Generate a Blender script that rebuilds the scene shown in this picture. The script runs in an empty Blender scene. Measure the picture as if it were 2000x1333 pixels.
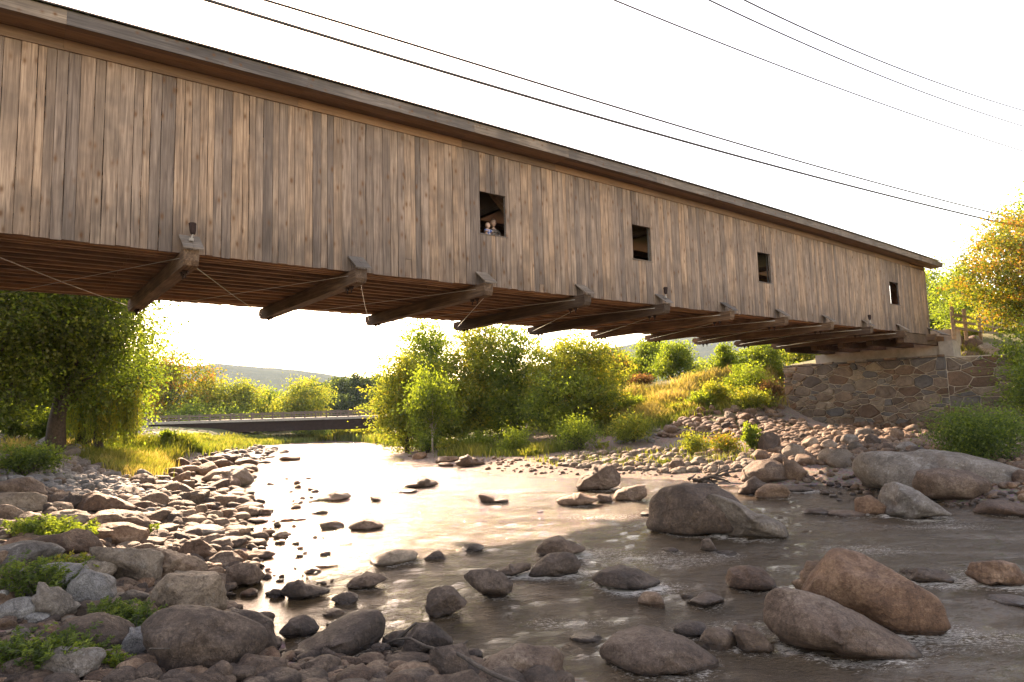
import bpy, bmesh, math, random
import numpy as np
from mathutils import Vector, Matrix
R = math.radians
S = bpy.context.scene
COL = S.collection
random.seed(7)
RNG = np.random.default_rng(7)

# ------------------------------------------------------------------ camera
F, PITCH, ROLL, PSI, CAMZ = 1304.0, 0.0997930598, -0.0264834903, 0.914587211, 2.8
FW = np.array([0, math.cos(PITCH), math.sin(PITCH)])
_up = np.array([0, -math.sin(PITCH), math.cos(PITCH)]); _rt = np.array([1., 0, 0])
RT = _rt*math.cos(ROLL)+_up*math.sin(ROLL)
UP = -_rt*math.sin(ROLL)+_up*math.cos(ROLL)
EYE = np.array([0, 0, CAMZ])
cd = bpy.data.cameras.new('camera'); cam = bpy.data.objects.new('camera', cd); COL.objects.link(cam)
cd.sensor_width = 36; cd.lens = F/2000*36; cd.clip_start = 0.05; cd.clip_end = 12000
m = Matrix(((RT[0], UP[0], -FW[0], 0), (RT[1], UP[1], -FW[1], 0), (RT[2], UP[2], -FW[2], CAMZ), (0, 0, 0, 1)))
cam.matrix_world = m
S.camera = cam

# ------------------------------------------------------------------ light
SUN_AZ, SUN_EL = -21.15, 27.9            # degrees right of +Y, above the horizon
w = bpy.data.worlds.new('World'); S.world = w; w.use_nodes = True
nt = w.node_tree; bg = nt.nodes['Background']
sky = nt.nodes.new('ShaderNodeTexSky'); sky.sky_type = 'NISHITA'; sky.sun_disc = False
sky.sun_elevation = R(SUN_EL); sky.sun_rotation = R(SUN_AZ)
sky.dust_density = 0.6; sky.air_density = 1.0; sky.ozone_density = 1.0
nt.links.new(sky.outputs[0], bg.inputs[0]); bg.inputs[1].default_value = 0.15
sl = bpy.data.lights.new('sun', 'SUN'); sl.energy = 4.2; sl.angle = R(0.5); sl.color = (1, .95, .88)
so = bpy.data.objects.new('sun', sl); COL.objects.link(so)
sd = Vector((math.sin(R(SUN_AZ))*math.cos(R(SUN_EL)), math.cos(R(SUN_AZ))*math.cos(R(SUN_EL)), math.sin(R(SUN_EL))))
so.rotation_euler = sd.to_track_quat('Z', 'Y').to_euler(); so.location = sd*60
vs = S.view_settings
vs.view_transform = 'Standard'; vs.look = 'None'; vs.gamma = 1; vs.use_curve_mapping = False
vs.exposure = 2.52
try:
    vs.use_white_balance = True; vs.white_balance_temperature = 10600; vs.white_balance_tint = 25
except Exception: pass
cy = S.cycles
cy.use_denoising = True; cy.max_bounces = 7; cy.diffuse_bounces = 4; cy.glossy_bounces = 3
cy.transmission_bounces = 4; cy.volume_bounces = 1; cy.sample_clamp_indirect = 3; cy.blur_glossy = 1.0
try: cy.denoiser = 'OPENIMAGEDENOISE'
except Exception: pass

# ------------------------------------------------------------------ helpers
def ray(px, py):
    d = FW+RT*(px-1000)/F-UP*(py-666.5)/F
    return d
def at(px, py, Y):                        # world point on the pixel's ray at forward distance Y
    d = ray(px, py); return EYE+d*(Y/d[1])
def P2(p):
    q = np.asarray(p)-EYE; z = q@FW
    return 1000+F*(q@RT)/z, 666.5-F*(q@UP)/z
U = np.array([math.sin(PSI), math.cos(PSI)]); N = np.array([-math.cos(PSI), math.sin(PSI)])
def B(s, n, z=0):
    q = U*s+N*n; return np.array([q[0], q[1], z])
def wall_hit(px, py, n=15.9):
    d = ray(px, py); t = n/(d[:2]@N); p = EYE+d*t
    return float(p[:2]@U), float(p[2])

def hsh(i, j, k, seed):
    h = (i*374761393+j*668265263+k*2147483647+seed*1274126177) & 0xffffffff
    h = ((h ^ (h >> 13))*1274126177) & 0xffffffff
    return ((h ^ (h >> 16)) & 0xffff)/65535.0
def vnoise(p, seed=0):
    p = np.asarray(p, float); f = np.floor(p); t = p-f; i = f.astype(np.int64); t = t*t*(3-2*t)
    r = 0
    for a in (0, 1):
        wx = t[:, 0] if a else 1-t[:, 0]
        for b in (0, 1):
            wy = t[:, 1] if b else 1-t[:, 1]
            for c in (0, 1):
                wz = t[:, 2] if c else 1-t[:, 2]
                r = r+wx*wy*wz*hsh(i[:, 0]+a, i[:, 1]+b, i[:, 2]+c, seed)
    return r*2-1
def fbm(p, o=4, seed=0):
    r = 0; a = 1; s = 0; p = np.asarray(p, float)
    for k in range(o):
        r = r+a*vnoise(p*(2.03**k)+k*7.3, seed+k); s += a; a *= .5
    return r/s
def sstep(a, b, x):
    t = np.clip((x-a)/(b-a), 0, 1); return t*t*(3-2*t)

def tag(o, label=None, cat=None, group=None, kind=None):
    for k, v in (('label', label), ('category', cat), ('group', group), ('kind', kind)):
        if v: o[k] = v
    return o
def empty(name, loc=(0, 0, 0), rz=0, label=None, cat=None, group=None):
    o = bpy.data.objects.new(name, None); COL.objects.link(o); o.location = Vector([float(c) for c in loc]); o.rotation_euler = (0, 0, rz)
    o.empty_display_size = .3
    return tag(o, label, cat, group)
def link(name, me, parent=None, loc=None):
    o = bpy.data.objects.new(name, me); COL.objects.link(o); o.parent = parent
    if loc is not None: o.location = Vector([float(c) for c in loc])
    return o
def np_mesh(name, v, f, mat=None, smooth=False, attr=None):
    me = bpy.data.meshes.new(name); v = np.asarray(v, np.float32); f = np.asarray(f, np.int32)
    n, k = f.shape
    me.vertices.add(len(v)); me.vertices.foreach_set('co', v.ravel())
    me.loops.add(n*k); me.loops.foreach_set('vertex_index', f.ravel())
    me.polygons.add(n); me.polygons.foreach_set('loop_start', np.arange(0, n*k, k, dtype=np.int32))
    me.polygons.foreach_set('loop_total', np.full(n, k, np.int32))
    me.polygons.foreach_set('use_smooth', np.full(n, smooth, bool))
    if attr is not None:
        for nm, val in attr.items():
            a = me.attributes.new(nm, 'FLOAT', 'POINT'); a.data.foreach_set('value', np.asarray(val, np.float32))
    me.update(calc_edges=True)
    if mat: me.materials.append(mat)
    return me
class MB:
    def __init__(s): s.v = []; s.f = []
    def box(s, x0, x1, y0, y1, z0, z1):
        b = len(s.v)
        s.v += [(x, y, z) for z in (z0, z1) for x, y in ((x0, y0), (x1, y0), (x1, y1), (x0, y1))]
        s.f += [(b, b+3, b+2, b+1), (b+4, b+5, b+6, b+7), (b, b+1, b+5, b+4), (b+1, b+2, b+6, b+5), (b+2, b+3, b+7, b+6), (b+3, b, b+4, b+7)]
        return s
    def beam(s, p, q, w, h, up=(0, 0, 1)):
        p, q = Vector(p), Vector(q); d = (q-p).normalized(); sd_ = d.cross(Vector(up))
        if sd_.length < 1e-4: sd_ = d.cross(Vector((1, 0, 0)))
        sd_.normalize(); u = sd_.cross(d)
        b = len(s.v)
        for e in (p, q):
            for a, c in ((-1, -1), (1, -1), (1, 1), (-1, 1)): s.v.append(tuple(e+sd_*a*w/2+u*c*h/2))
        s.f += [(b+3, b+2, b+1, b), (b+4, b+5, b+6, b+7), (b, b+1, b+5, b+4), (b+1, b+2, b+6, b+5), (b+2, b+3, b+7, b+6), (b+3, b, b+4, b+7)]
        return s
    def tube(s, pts, rad, n=6, cap=True):
        pts = [Vector([float(c) for c in p]) for p in pts]; base = len(s.v)
        rad = rad if hasattr(rad, '__len__') else [rad]*len(pts)
        pr = None
        for i, p in enumerate(pts):
            d = (pts[min(i+1, len(pts)-1)]-pts[max(i-1, 0)])
            if d.length < 1e-6: d = Vector((0, 0, 1))
            d.normalize()
            a = d.cross(Vector((0, 0, 1)) if abs(d.z) < .95 else Vector((1, 0, 0))).normalized()
            if pr is not None:
                a = (pr-d*pr.dot(d)).normalized()
            pr = a; b = d.cross(a)
            for k in range(n):
                t = 2*math.pi*k/n; s.v.append(tuple(p+(a*math.cos(t)+b*math.sin(t))*rad[i]))
        for i in range(len(pts)-1):
            for k in range(n):
                x = base+i*n+k; y = base+i*n+(k+1) % n
                s.f.append((x, y, y+n, x+n))
        if cap:
            s.f.append(tuple(base+k for k in range(n-1, -1, -1))); e = base+(len(pts)-1)*n
            s.f.append(tuple(e+k for k in range(n)))
        return s
    def mesh(s, name, mat, smooth=False, bevel=0):
        me = bpy.data.meshes.new(name); me.from_pydata(s.v, [], s.f); me.materials.append(mat)
        if bevel:
            bm = bmesh.new(); bm.from_mesh(me); bmesh.ops.bevel(bm, geom=bm.edges[:], offset=bevel, segments=1, affect='EDGES'); bm.to_mesh(me); bm.free()
        if smooth: me.polygons.foreach_set('use_smooth', [True]*len(me.polygons))
        me.update(); return me
    def build(s, name, mat, parent=None, loc=None, smooth=False, bevel=0):
        return link(name, s.mesh(name, mat, smooth, bevel), parent, loc)

# ------------------------------------------------------------------ materials
def mat_base(name):
    m = bpy.data.materials.new(name); m.use_nodes = True; nt = m.node_tree
    return m, nt, nt.nodes['Principled BSDF']
def nd(nt, t, **kw):
    n = nt.nodes.new('ShaderNode'+t)
    for k, v in kw.items():
        if k.startswith('i_'): n.inputs[k[2:].replace('_', ' ')].default_value = v
        else: setattr(n, k, v)
    return n
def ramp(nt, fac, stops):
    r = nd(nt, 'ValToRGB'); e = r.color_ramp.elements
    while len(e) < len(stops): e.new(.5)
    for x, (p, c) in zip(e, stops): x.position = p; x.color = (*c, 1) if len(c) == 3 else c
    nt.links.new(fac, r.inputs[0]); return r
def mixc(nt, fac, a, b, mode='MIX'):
    n = nd(nt, 'Mix', data_type='RGBA', blend_type=mode)
    for s, v in ((0, fac), (6, a), (7, b)):
        if isinstance(v, (int, float)): n.inputs[s].default_value = v
        elif isinstance(v, tuple): n.inputs[s].default_value = (*v, 1)
        else: nt.links.new(v, n.inputs[s])
    return n.outputs[2]
def math_n(nt, op, a, b=None, c=None):
    n = nd(nt, 'Math', operation=op)
    for i, v in enumerate((a, b, c)):
        if v is None: continue
        if isinstance(v, (int, float)): n.inputs[i].default_value = v
        else: nt.links.new(v, n.inputs[i])
    return n.outputs[0]
def coords(nt, kind='Object', scale=(1, 1, 1), rnd=True):
    tc = nd(nt, 'TexCoord'); mp = nd(nt, 'Mapping'); mp.inputs['Scale'].default_value = scale
    out = tc.outputs[kind]
    if rnd:
        oi = nd(nt, 'ObjectInfo'); ml = math_n(nt, 'MULTIPLY', oi.outputs['Random'], 87.0)
        cb = nd(nt, 'CombineXYZ'); nt.links.new(ml, cb.inputs[0]); nt.links.new(ml, cb.inputs[1]); nt.links.new(ml, cb.inputs[2])
        ad = nd(nt, 'VectorMath', operation='ADD'); nt.links.new(out, ad.inputs[0]); nt.links.new(cb.outputs[0], ad.inputs[1]); out = ad.outputs[0]
    nt.links.new(out, mp.inputs[0]); return mp.outputs[0]
def noise(nt, vec, scale, detail=4, rough=.55, dist=0):
    n = nd(nt, 'TexNoise'); n.inputs['Scale'].default_value = scale; n.inputs['Detail'].default_value = detail
    n.inputs['Roughness'].default_value = rough; n.inputs['Distortion'].default_value = dist
    nt.links.new(vec, n.inputs['Vector']); return n.outputs[0]
def bump(nt, bs, h, strength, dist):
    b = nd(nt, 'Bump'); b.inputs['Strength'].default_value = strength; b.inputs['Distance'].default_value = dist
    nt.links.new(h, b.inputs['Height']); nt.links.new(b.outputs[0], bs.inputs['Normal']); return b

def wood(name, dark, mid, light, axis=2, knots=True, rough=.85, streak=1.0):
    m, nt, bs = mat_base(name)
    sc = [9, 9, 9]; sc[axis] = .55
    v = coords(nt, scale=tuple(sc)); sc2 = [34, 34, 34]; sc2[axis] = 1.2
    v2 = coords(nt, scale=tuple(sc2)); v3 = coords(nt, scale=(1, 1, 1))
    g = noise(nt, v, 1.0, 5, .6, 1.2); fine = noise(nt, v2, 1.0, 3, .6, .4); big = noise(nt, v3, 1.1, 3, .55)
    s = math_n(nt, 'ADD', math_n(nt, 'MULTIPLY', g, .5), math_n(nt, 'MULTIPLY', fine, .5))
    c = ramp(nt, s, [(.3, dark), (.48, mid), (.66, light)]).outputs[0]
    oi = nd(nt, 'ObjectInfo')
    t = ramp(nt, oi.outputs['Random'], [(0, (.52, .52, .54)), (.25, (.84, .80, .78)), (.5, (1, .93, .86)), (.8, (1.18, 1.02, .86)), (1, (.68, .66, .66))]).outputs[0]
    c = mixc(nt, 1.0, c, t, 'MULTIPLY')
    st = ramp(nt, big, [(.40, (0, 0, 0)), (.64, (1, 1, 1))]).outputs[0]
    c = mixc(nt, math_n(nt, 'MULTIPLY', st, .55*streak), c, tuple(x*.42 for x in mid))
    if knots:
        vv = coords(nt, scale=(5.5, 5.5, 5.5) if axis != 2 else (5.5, 5.5, 2.6))
        vo = nd(nt, 'TexVoronoi'); nt.links.new(vv, vo.inputs['Vector']); vo.inputs['Scale'].default_value = 1
        kf = ramp(nt, vo.outputs['Distance'], [(.08, (1, 1, 1)), (.20, (.35, .35, .35)), (.34, (0, 0, 0))]).outputs[0]
        kp = math_n(nt, 'GREATER_THAN', nd_sep(nt, vo.outputs['Color']), .40)
        c = mixc(nt, math_n(nt, 'MULTIPLY', math_n(nt, 'MULTIPLY', kf, kp), .85), c, (.13, .055, .022))
    if name == 'weathered_siding':       # rain splash and damp greying of the lower ends, run marks under the eave
        sz = nd(nt, 'SeparateXYZ'); nt.links.new(nd(nt, 'TexCoord').outputs['Object'], sz.inputs[0])
        nz = noise(nt, coords(nt, scale=(14, 14, .9)), 1.0, 4, .6)
        low = math_n(nt, 'SUBTRACT', math_n(nt, 'MULTIPLY', nz, 3.0), math_n(nt, 'ADD', math_n(nt, 'MULTIPLY', sz.outputs[2], .85), .55))
        lf = ramp(nt, low, [(.0, (0, 0, 0)), (.6, (1, 1, 1))]).outputs[0]
        c = mixc(nt, math_n(nt, 'MULTIPLY', lf, .6), c, mixc(nt, 1.0, c, (.50, .52, .55), 'MULTIPLY'))
    nt.links.new(c, bs.inputs['Base Color']); bs.inputs['Roughness'].default_value = rough
    bs.inputs['Specular IOR Level'].default_value = .25
    bump(nt, bs, s, .55, .012)
    return m
def nd_sep(nt, c):
    s = nd(nt, 'SeparateColor'); nt.links.new(c, s.inputs[0]); return s.outputs[0]

def rockmat(name, a, b, c2, speck=.6, wet=True, lich=0.0):
    m, nt, bs = mat_base(name)
    v = coords(nt); g = noise(nt, v, 1.6, 6, .62, .6); f = noise(nt, v, 22, 5, .7); gr = noise(nt, v, 90, 2, .6)
    s = math_n(nt, 'ADD', math_n(nt, 'MULTIPLY', g, .52), math_n(nt, 'MULTIPLY', f, .48))
    c = ramp(nt, s, [(.36, a), (.51, b), (.64, c2)]).outputs[0]
    oi = nd(nt, 'ObjectInfo'); va = nd(nt, 'Attribute', attribute_name='vary')
    rv = math_n(nt, 'FRACT', math_n(nt, 'ADD', oi.outputs['Random'], va.outputs['Fac']))
    t = ramp(nt, rv, [(0, (.60, .60, .63)), (.25, (1.0, .93, .86)), (.5, (.82, .80, .80)), (.75, (1.3, 1.22, 1.12)), (1, (.95, .74, .60))]).outputs[0]
    c = mixc(nt, 1.0, c, t, 'MULTIPLY')
    sp = ramp(nt, gr, [(.35, (.55, .55, .55)), (.5, (1, 1, 1)), (.68, (1.5, 1.5, 1.5))]).outputs[0]
    c = mixc(nt, speck, c, mixc(nt, 1.0, c, sp, 'MULTIPLY'))
    if lich:
        lf = ramp(nt, noise(nt, v, 4.5, 5, .7), [(.56, (0, 0, 0)), (.63, (1, 1, 1))]).outputs[0]
        c = mixc(nt, math_n(nt, 'MULTIPLY', lf, lich), c, (.36, .34, .30))
    # weathering stains and hairline cracks
    st = ramp(nt, noise(nt, v, 2.6, 4, .6, 1.5), [(.44, (0, 0, 0)), (.60, (1, 1, 1))]).outputs[0]
    c = mixc(nt, math_n(nt, 'MULTIPLY', st, .45), c, mixc(nt, 1.0, c, (.50, .46, .43), 'MULTIPLY'))
    cr = math_n(nt, 'ABSOLUTE', math_n(nt, 'SUBTRACT', noise(nt, v, 1.9, 5, .55, 2.0), .5))
    crk = ramp(nt, cr, [(.0, (1, 1, 1)), (.014, (0, 0, 0))]).outputs[0]
    c = mixc(nt, math_n(nt, 'MULTIPLY', crk, .18), c, mixc(nt, 1.0, c, (.35, .31, .28), 'MULTIPLY'))
    if wet:   # the band the water keeps wet
        geo = nd(nt, 'NewGeometry'); sx = nd(nt, 'SeparateXYZ'); nt.links.new(geo.outputs['Position'], sx.inputs[0])
        yy = math_n(nt, 'MULTIPLY', math_n(nt, 'MAXIMUM', math_n(nt, 'SUBTRACT', sx.outputs[1], 30.0), 0.0), .02)
        h = math_n(nt, 'ADD', math_n(nt, 'ADD', sx.outputs[2], yy), math_n(nt, 'MULTIPLY', g, -.10))
        wf = ramp(nt, h, [(0.0, (1, 1, 1)), (.055, (0, 0, 0))]).outputs[0]
        c = mixc(nt, wf, c, mixc(nt, 1.0, c, (.38, .34, .30), 'MULTIPLY'))
        rr = nd(nt, 'MapRange'); nt.links.new(wf, rr.inputs[0]); rr.inputs[3].default_value = .72; rr.inputs[4].default_value = .18
        nt.links.new(rr.outputs[0], bs.inputs['Roughness'])
    else: bs.inputs['Roughness'].default_value = .8
    bs.inputs['Specular IOR Level'].default_value = .35
    nt.links.new(c, bs.inputs['Base Color'])
    hh = math_n(nt, 'ADD', math_n(nt, 'MULTIPLY', noise(nt, v, 6, 7, .74), 1.0), math_n(nt, 'MULTIPLY', f, .45))
    hh = math_n(nt, 'SUBTRACT', hh, math_n(nt, 'MULTIPLY', crk, .22))
    bump(nt, bs, hh, 1.0, .06)
    return m
def leafmat(name, stops, trans, tmix=.5):
    m = bpy.data.materials.new(name); m.use_nodes = True; nt = m.node_tree; nt.nodes.clear()
    out = nd(nt, 'OutputMaterial'); at_ = nd(nt, 'Attribute', attribute_name='tone')
    c = ramp(nt, at_.outputs['Fac'], stops).outputs[0]
    d = nd(nt, 'BsdfDiffuse'); t = nd(nt, 'BsdfTranslucent'); g = nd(nt, 'BsdfGlossy'); g.inputs['Roughness'].default_value = .5
    g.inputs['Color'].default_value = (.8, .8, .8, 1)
    nt.links.new(c, d.inputs[0]); nt.links.new(mixc(nt, 1.0, c, trans, 'MULTIPLY'), t.inputs[0])
    a = nd(nt, 'MixShader'); a.inputs[0].default_value = tmix; nt.links.new(d.outputs[0], a.inputs[1]); nt.links.new(t.outputs[0], a.inputs[2])
    b = nd(nt, 'MixShader'); b.inputs[0].default_value = .025; nt.links.new(a.outputs[0], b.inputs[1]); nt.links.new(g.outputs[0], b.inputs[2])
    nt.links.new(b.outputs[0], out.inputs[0]); return m
def plain(name, col, rough=.7, metal=0, nscale=None, var=.25, bmp=0):
    m, nt, bs = mat_base(name); bs.inputs['Roughness'].default_value = rough; bs.inputs['Metallic'].default_value = metal
    if nscale:
        v = coords(nt); n = noise(nt, v, nscale, 5, .65)
        c = ramp(nt, n, [(.3, tuple(x*(1-var) for x in col)), (.7, tuple(x*(1+var) for x in col))]).outputs[0]
        nt.links.new(c, bs.inputs['Base Color'])
        if bmp: bump(nt, bs, n, .6, bmp)
    else: bs.inputs['Base Color'].default_value = (*col, 1)
    return m
M = {}
M['plank'] = wood('weathered_siding', (.085, .060, .047), (.26, .187, .143), (.43, .325, .25))
M['beam'] = wood('bounce_lit_timber', (.10, .06, .038), (.29, .18, .11), (.50, .31, .19), axis=0, knots=False)  # warm bounce light from below is put into this timber colour
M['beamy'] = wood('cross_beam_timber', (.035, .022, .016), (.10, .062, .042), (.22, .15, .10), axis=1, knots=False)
M['soffit'] = wood('brown_stained_board', (.14, .09, .06), (.21, .135, .09), (.26, .17, .115), axis=0, knots=False, streak=.4)
M['fascia'] = wood('silvered_fascia', (.07, .058, .05), (.16, .135, .118), (.28, .24, .205), axis=0, knots=True)
M['roof'] = plain('brown_metal_roof', (.06, .04, .032), .5, .3)
M['rb'] = rockmat('river_rock_brown', (.075, .043, .027), (.165, .102, .068), (.29, .205, .145))
M['rd'] = rockmat('river_rock_dark', (.038, .024, .017), (.092, .060, .043), (.18, .125, .092))
M['rg'] = rockmat('quarried_rock_grey', (.12, .112, .106), (.21, .20, .19), (.31, .295, .28), speck=.8)
M['rt'] = rockmat('sandy_tan_rock', (.11, .08, .058), (.20, .15, .11), (.31, .245, .185), lich=.15)
M['rr'] = rockmat('rusty_rock', (.085, .045, .028), (.16, .088, .052), (.26, .165, .11))
M['rl'] = rockmat('lichen_grey_rock', (.10, .08, .064), (.185, .152, .125), (.30, .265, .23), lich=.35)
M['conc'] = plain('concrete', (.26, .225, .19), .85, nscale=3, bmp=.01)
M['mortar'] = plain('lime_mortar', (.42, .345, .27), .95, nscale=14, bmp=.02)
M['steel'] = plain('weathering_steel', (.030, .018, .015), .9, nscale=2)
M['steel'].node_tree.nodes['Principled BSDF'].inputs['Specular IOR Level'].default_value = .1
M['rail'] = plain('rail_steel', (.10, .065, .05), .6, nscale=4)
M['rod'] = plain('galvanised_rod', (.5, .5, .48), .35, .8)
M['cable'] = plain('cable_black', (.03, .03, .03), .6)
M['bark'] = plain('bark', (.06, .043, .032), .9, nscale=12, var=.5, bmp=.03)
M['barkpale'] = plain('pale_bark', (.30, .27, .23), .9, nscale=12, var=.4, bmp=.02)
M['fence'] = wood('fence_timber', (.14, .10, .07), (.27, .2, .14), (.38, .30, .22), axis=0, knots=False)
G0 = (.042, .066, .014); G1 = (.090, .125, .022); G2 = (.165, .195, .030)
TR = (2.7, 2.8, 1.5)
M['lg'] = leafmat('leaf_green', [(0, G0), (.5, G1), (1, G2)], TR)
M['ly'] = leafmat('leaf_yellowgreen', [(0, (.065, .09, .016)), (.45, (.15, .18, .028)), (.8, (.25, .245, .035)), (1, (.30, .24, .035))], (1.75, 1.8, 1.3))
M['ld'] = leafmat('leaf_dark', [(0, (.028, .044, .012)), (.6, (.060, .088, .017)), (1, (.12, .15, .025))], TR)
M['lo'] = leafmat('leaf_autumn', [(0, (.06, .095, .015)), (.42, (.13, .15, .02)), (.62, (.24, .19, .026)), (.85, (.31, .17, .03)), (1, (.33, .12, .03))], (1.7, 1.7, 1.2))
M['lc'] = leafmat('needle_dark', [(0, (.018, .032, .014)), (.6, (.035, .055, .022)), (1, (.06, .085, .03))], TR, .3)
M['lr'] = leafmat('leaf_rusty', [(0, (.08, .05, .02)), (.5, (.17, .09, .035)), (1, (.24, .13, .05))], (1.6, 1.5, 1.2))
M['gr'] = leafmat('grass_blades', [(0, (.05, .075, .014)), (.5, (.11, .13, .022)), (1, (.22, .19, .05))], (1.8, 1.8, 1.1))
M['gd'] = leafmat('dry_grass_blades', [(0, (.12, .13, .03)), (.5, (.24, .20, .06)), (1, (.36, .27, .12))], (1.7, 1.6, 1.1))

# ------------------------------------------------------------------ terrain
def W(Y): return -0.02*np.maximum(0, np.asarray(Y, float)-30)
def unz(px, py, z):                       # pixel -> point at height z above the water level
    d = ray(px, py); Y = 20.
    for _ in range(60):
        t = (CAMZ-z-float(W(Y)))/(-d[2]); Y = .5*Y+.5*d[1]*t
        Y = min(max(Y, 2), 200)
    t = Y/d[1]; return EYE+d*t
CP = []
def cpx(px, py, z):
    p = unz(px, py, z); CP.append((p[0], p[1], z+float(W(p[1]))))
def cw(x, y, z): CP.append((x, y, z))
for q in [(1130, 1333), (1000, 1300), (880, 1275), (700, 1290), (545, 1288), (527, 1230), (435, 1195), (470, 1130), (520, 1085), (498, 1030), (515, 1000), (440, 962), (495, 935), (440, 915), (425, 893), (480, 880), (540, 872), (610, 866),
          (2000, 1000), (1900, 988), (1760, 965), (1600, 948), (1500, 950), (1420, 950), (1300, 936), (1150, 936), (1040, 933), (960, 928), (900, 918), (840, 910), (790, 898), (760, 888), (735, 876), (715, 868)]: cpx(*q, 0)
for q in [(700, 1180, -.5), (900, 1200, -.5), (1200, 1250, -.45), (1500, 1280, -.5), (1900, 1250, -.6), (1100, 1060, -.5), (800, 1040, -.5), (1700, 1050, -.5), (620, 1060, -.35), (650, 950, -.4), (900, 980, -.5), (1300, 990, -.5), (640, 900, -.5), (1600, 975, -.2), (1900, 1060, -.5), (560, 1180, -.3), (680, 880, -.5), (560, 1010, -.2), (600, 950, -.3),
          (0, 1333, .62), (200, 1333, .52), (400, 1333, .4), (560, 1333, .3), (750, 1333, .22), (950, 1333, .12), (0, 1200, .72), (150, 1200, .62), (300, 1200, .42), (400, 1200, .2), (0, 1100, .78), (200, 1100, .6), (350, 1100, .36), (430, 1110, .2), (0, 1000, .95), (150, 1000, .78), (300, 1000, .5), (400, 1010, .25), (0, 930, 1.3), (150, 930, 1.1), (300, 930, .55), (380, 940, .3), (100, 880, 1.6), (200, 895, 1.2), (280, 890, .75), (350, 890, .5), (340, 915, .4),
          (850, 885, .35), (950, 880, .5), (1000, 895, .3), (1050, 915, .15), (1200, 880, .55), (1350, 870, .75), (1450, 865, .85), (1250, 905, .28), (1400, 920, .25), (1500, 900, .5), (1540, 925, .3), (1600, 880, .8), (1700, 880, .9), (1800, 880, 1.0), (1900, 880, 1.0), (1650, 915, .45), (1780, 930, .35), (2000, 900, .9), (1950, 950, .45),
          (400, 868, .5), (470, 863, .5), (560, 860, .4), (250, 865, .45), (300, 864, .35), (640, 856, .3)]: cpx(*q)
for s, n, z in [(43.9, 25.3, .6), (43.9, 22, .6), (43.9, 18.5, .62), (43.9, 15.5, .7), (43, 25.3, .7), (43, 22, .7), (43, 18.5, .75), (43, 15.5, .8), (41, 17, 1.0), (41, 21, .95), (41.5, 25, .9), (46.6, 24.5, 5.0), (46.6, 19, 5.1), (46.6, 15.8, 5.0), (47, 19.4, 6.75), (56, 19.4, 6.75), (70, 19.4, 6.7), (47, 15.0, 5.4), (49, 15.5, 6.3), (60, 14.5, 6.4), (47.5, 11.6, 4.6), (44.3, 11.6, 1.4), (43.5, 13.5, .9), (42.5, 12, 1.1), (44.5, 26.6, 3.5), (46.5, 27.5, 4.6), (43.2, 27, 1.4), (47, 22.5, 5.6), (55, 23, 6.3),
                (-9, 19, 5.0), (-14, 19, 6.7), (-30, 19, 6.7), (-8.6, 12, 2.6), (-8.6, 26, 2.5), (-9, 19, 4)]:
    p = B(s, n); cw(p[0], p[1], z)
for x, y, z in [(15.3, 50, 4.7), (9.6, 50, 3.7), (18.4, 48, 5.2), (13.5, 45, 2.8), (9, 44, 2.0), (17, 43, 2.9), (12, 60, 4.7), (20, 60, 5.2), (10, 66, 4.0), (30, 70, 5.5), (4, 47, 1.0), (0, 52, .8), (2, 60, 2.0), (-6, 62, .3), (-2, 75, 1.2), (-9, 85, -.3), (-12, 110, -1.0), (10, 90, 3), (40, 110, 5),
                (28, 30, 2.6), (25, 23, 1.5), (36, 36, 6.2), (34, 24, 4.4), (45, 45, 8.2), (24, 16, .5), (34, 12, 3), (44, 10, 5.5), (34, -5, 3.5), (60, 20, 8.5), (55, 60, 8),
                (0, 0, 1.1), (-2.5, 2, .9), (2.2, 2.5, .35), (3.8, 0, 0.0), (6, 0, -.4), (15, 2, -.6), (24, 4, -.2), (-6, 0, 1.3), (-10, 6, 1.5), (-16, 14, 2.0), (-22, 22, 2.3), (-28, 30, 2.8), (-20, -10, 3.5), (0, -8, 1.4), (8, -12, -.5), (20, -12, -.5), (-2, -20, 1.6), (-18, 36, 1.8), (-26, 50, 1.5), (-36, 70, 1.2), (-50, 95, 1.6), (-60, 60, 2.4), (-42, 97, 1.0), (-30, 120, -.6), (-60, 130, 1.), (0, 130, -1.2), (-30, 140, -.8), (-20, 150, -.5), (20, 140, 1)]: cw(x, y, z)
CP = np.array(CP)
_D = np.hypot(CP[:, None, 0]-CP[None, :, 0], CP[:, None, 1]-CP[None, :, 1])
_c = np.linalg.solve(_D+np.eye(len(CP))*-.02, CP[:, 2]-1.0)
def terr_raw(x, y):
    x = np.asarray(x, float).ravel(); y = np.asarray(y, float).ravel(); out = np.zeros(len(x))
    for k in range(0, len(x), 20000):
        d = np.hypot(x[k:k+20000, None]-CP[None, :, 0], y[k:k+20000, None]-CP[None, :, 1]); out[k:k+20000] = d@_c+1.0
    r = np.hypot(x-5, y-55); out = np.clip(out, -3, 9)
    far = 1.5+2.5*fbm(np.stack([x/300, y/300, x*0], 1), 3, 5)
    b = sstep(85, 190, r); out = out*(1-b)+far*b
    z = out+.05*fbm(np.stack([x*1.3, y*1.3, x*0], 1), 4, 9)*sstep(0, 12, np.hypot(x, y))
    return z
gx = np.concatenate([-np.geomspace(4200, 42, 26)[:-1], np.arange(-42, 62, .36), np.geomspace(62, 4200, 26)])
gy = np.concatenate([-np.geomspace(4200, 14, 24)[:-1], np.arange(-14, 70, .36), np.arange(70, 150, 1.0), np.geomspace(150, 4200, 24)])
GX, GY = np.meshgrid(gx, gy); GZ = terr_raw(GX, GY).reshape(GX.shape)
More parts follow.
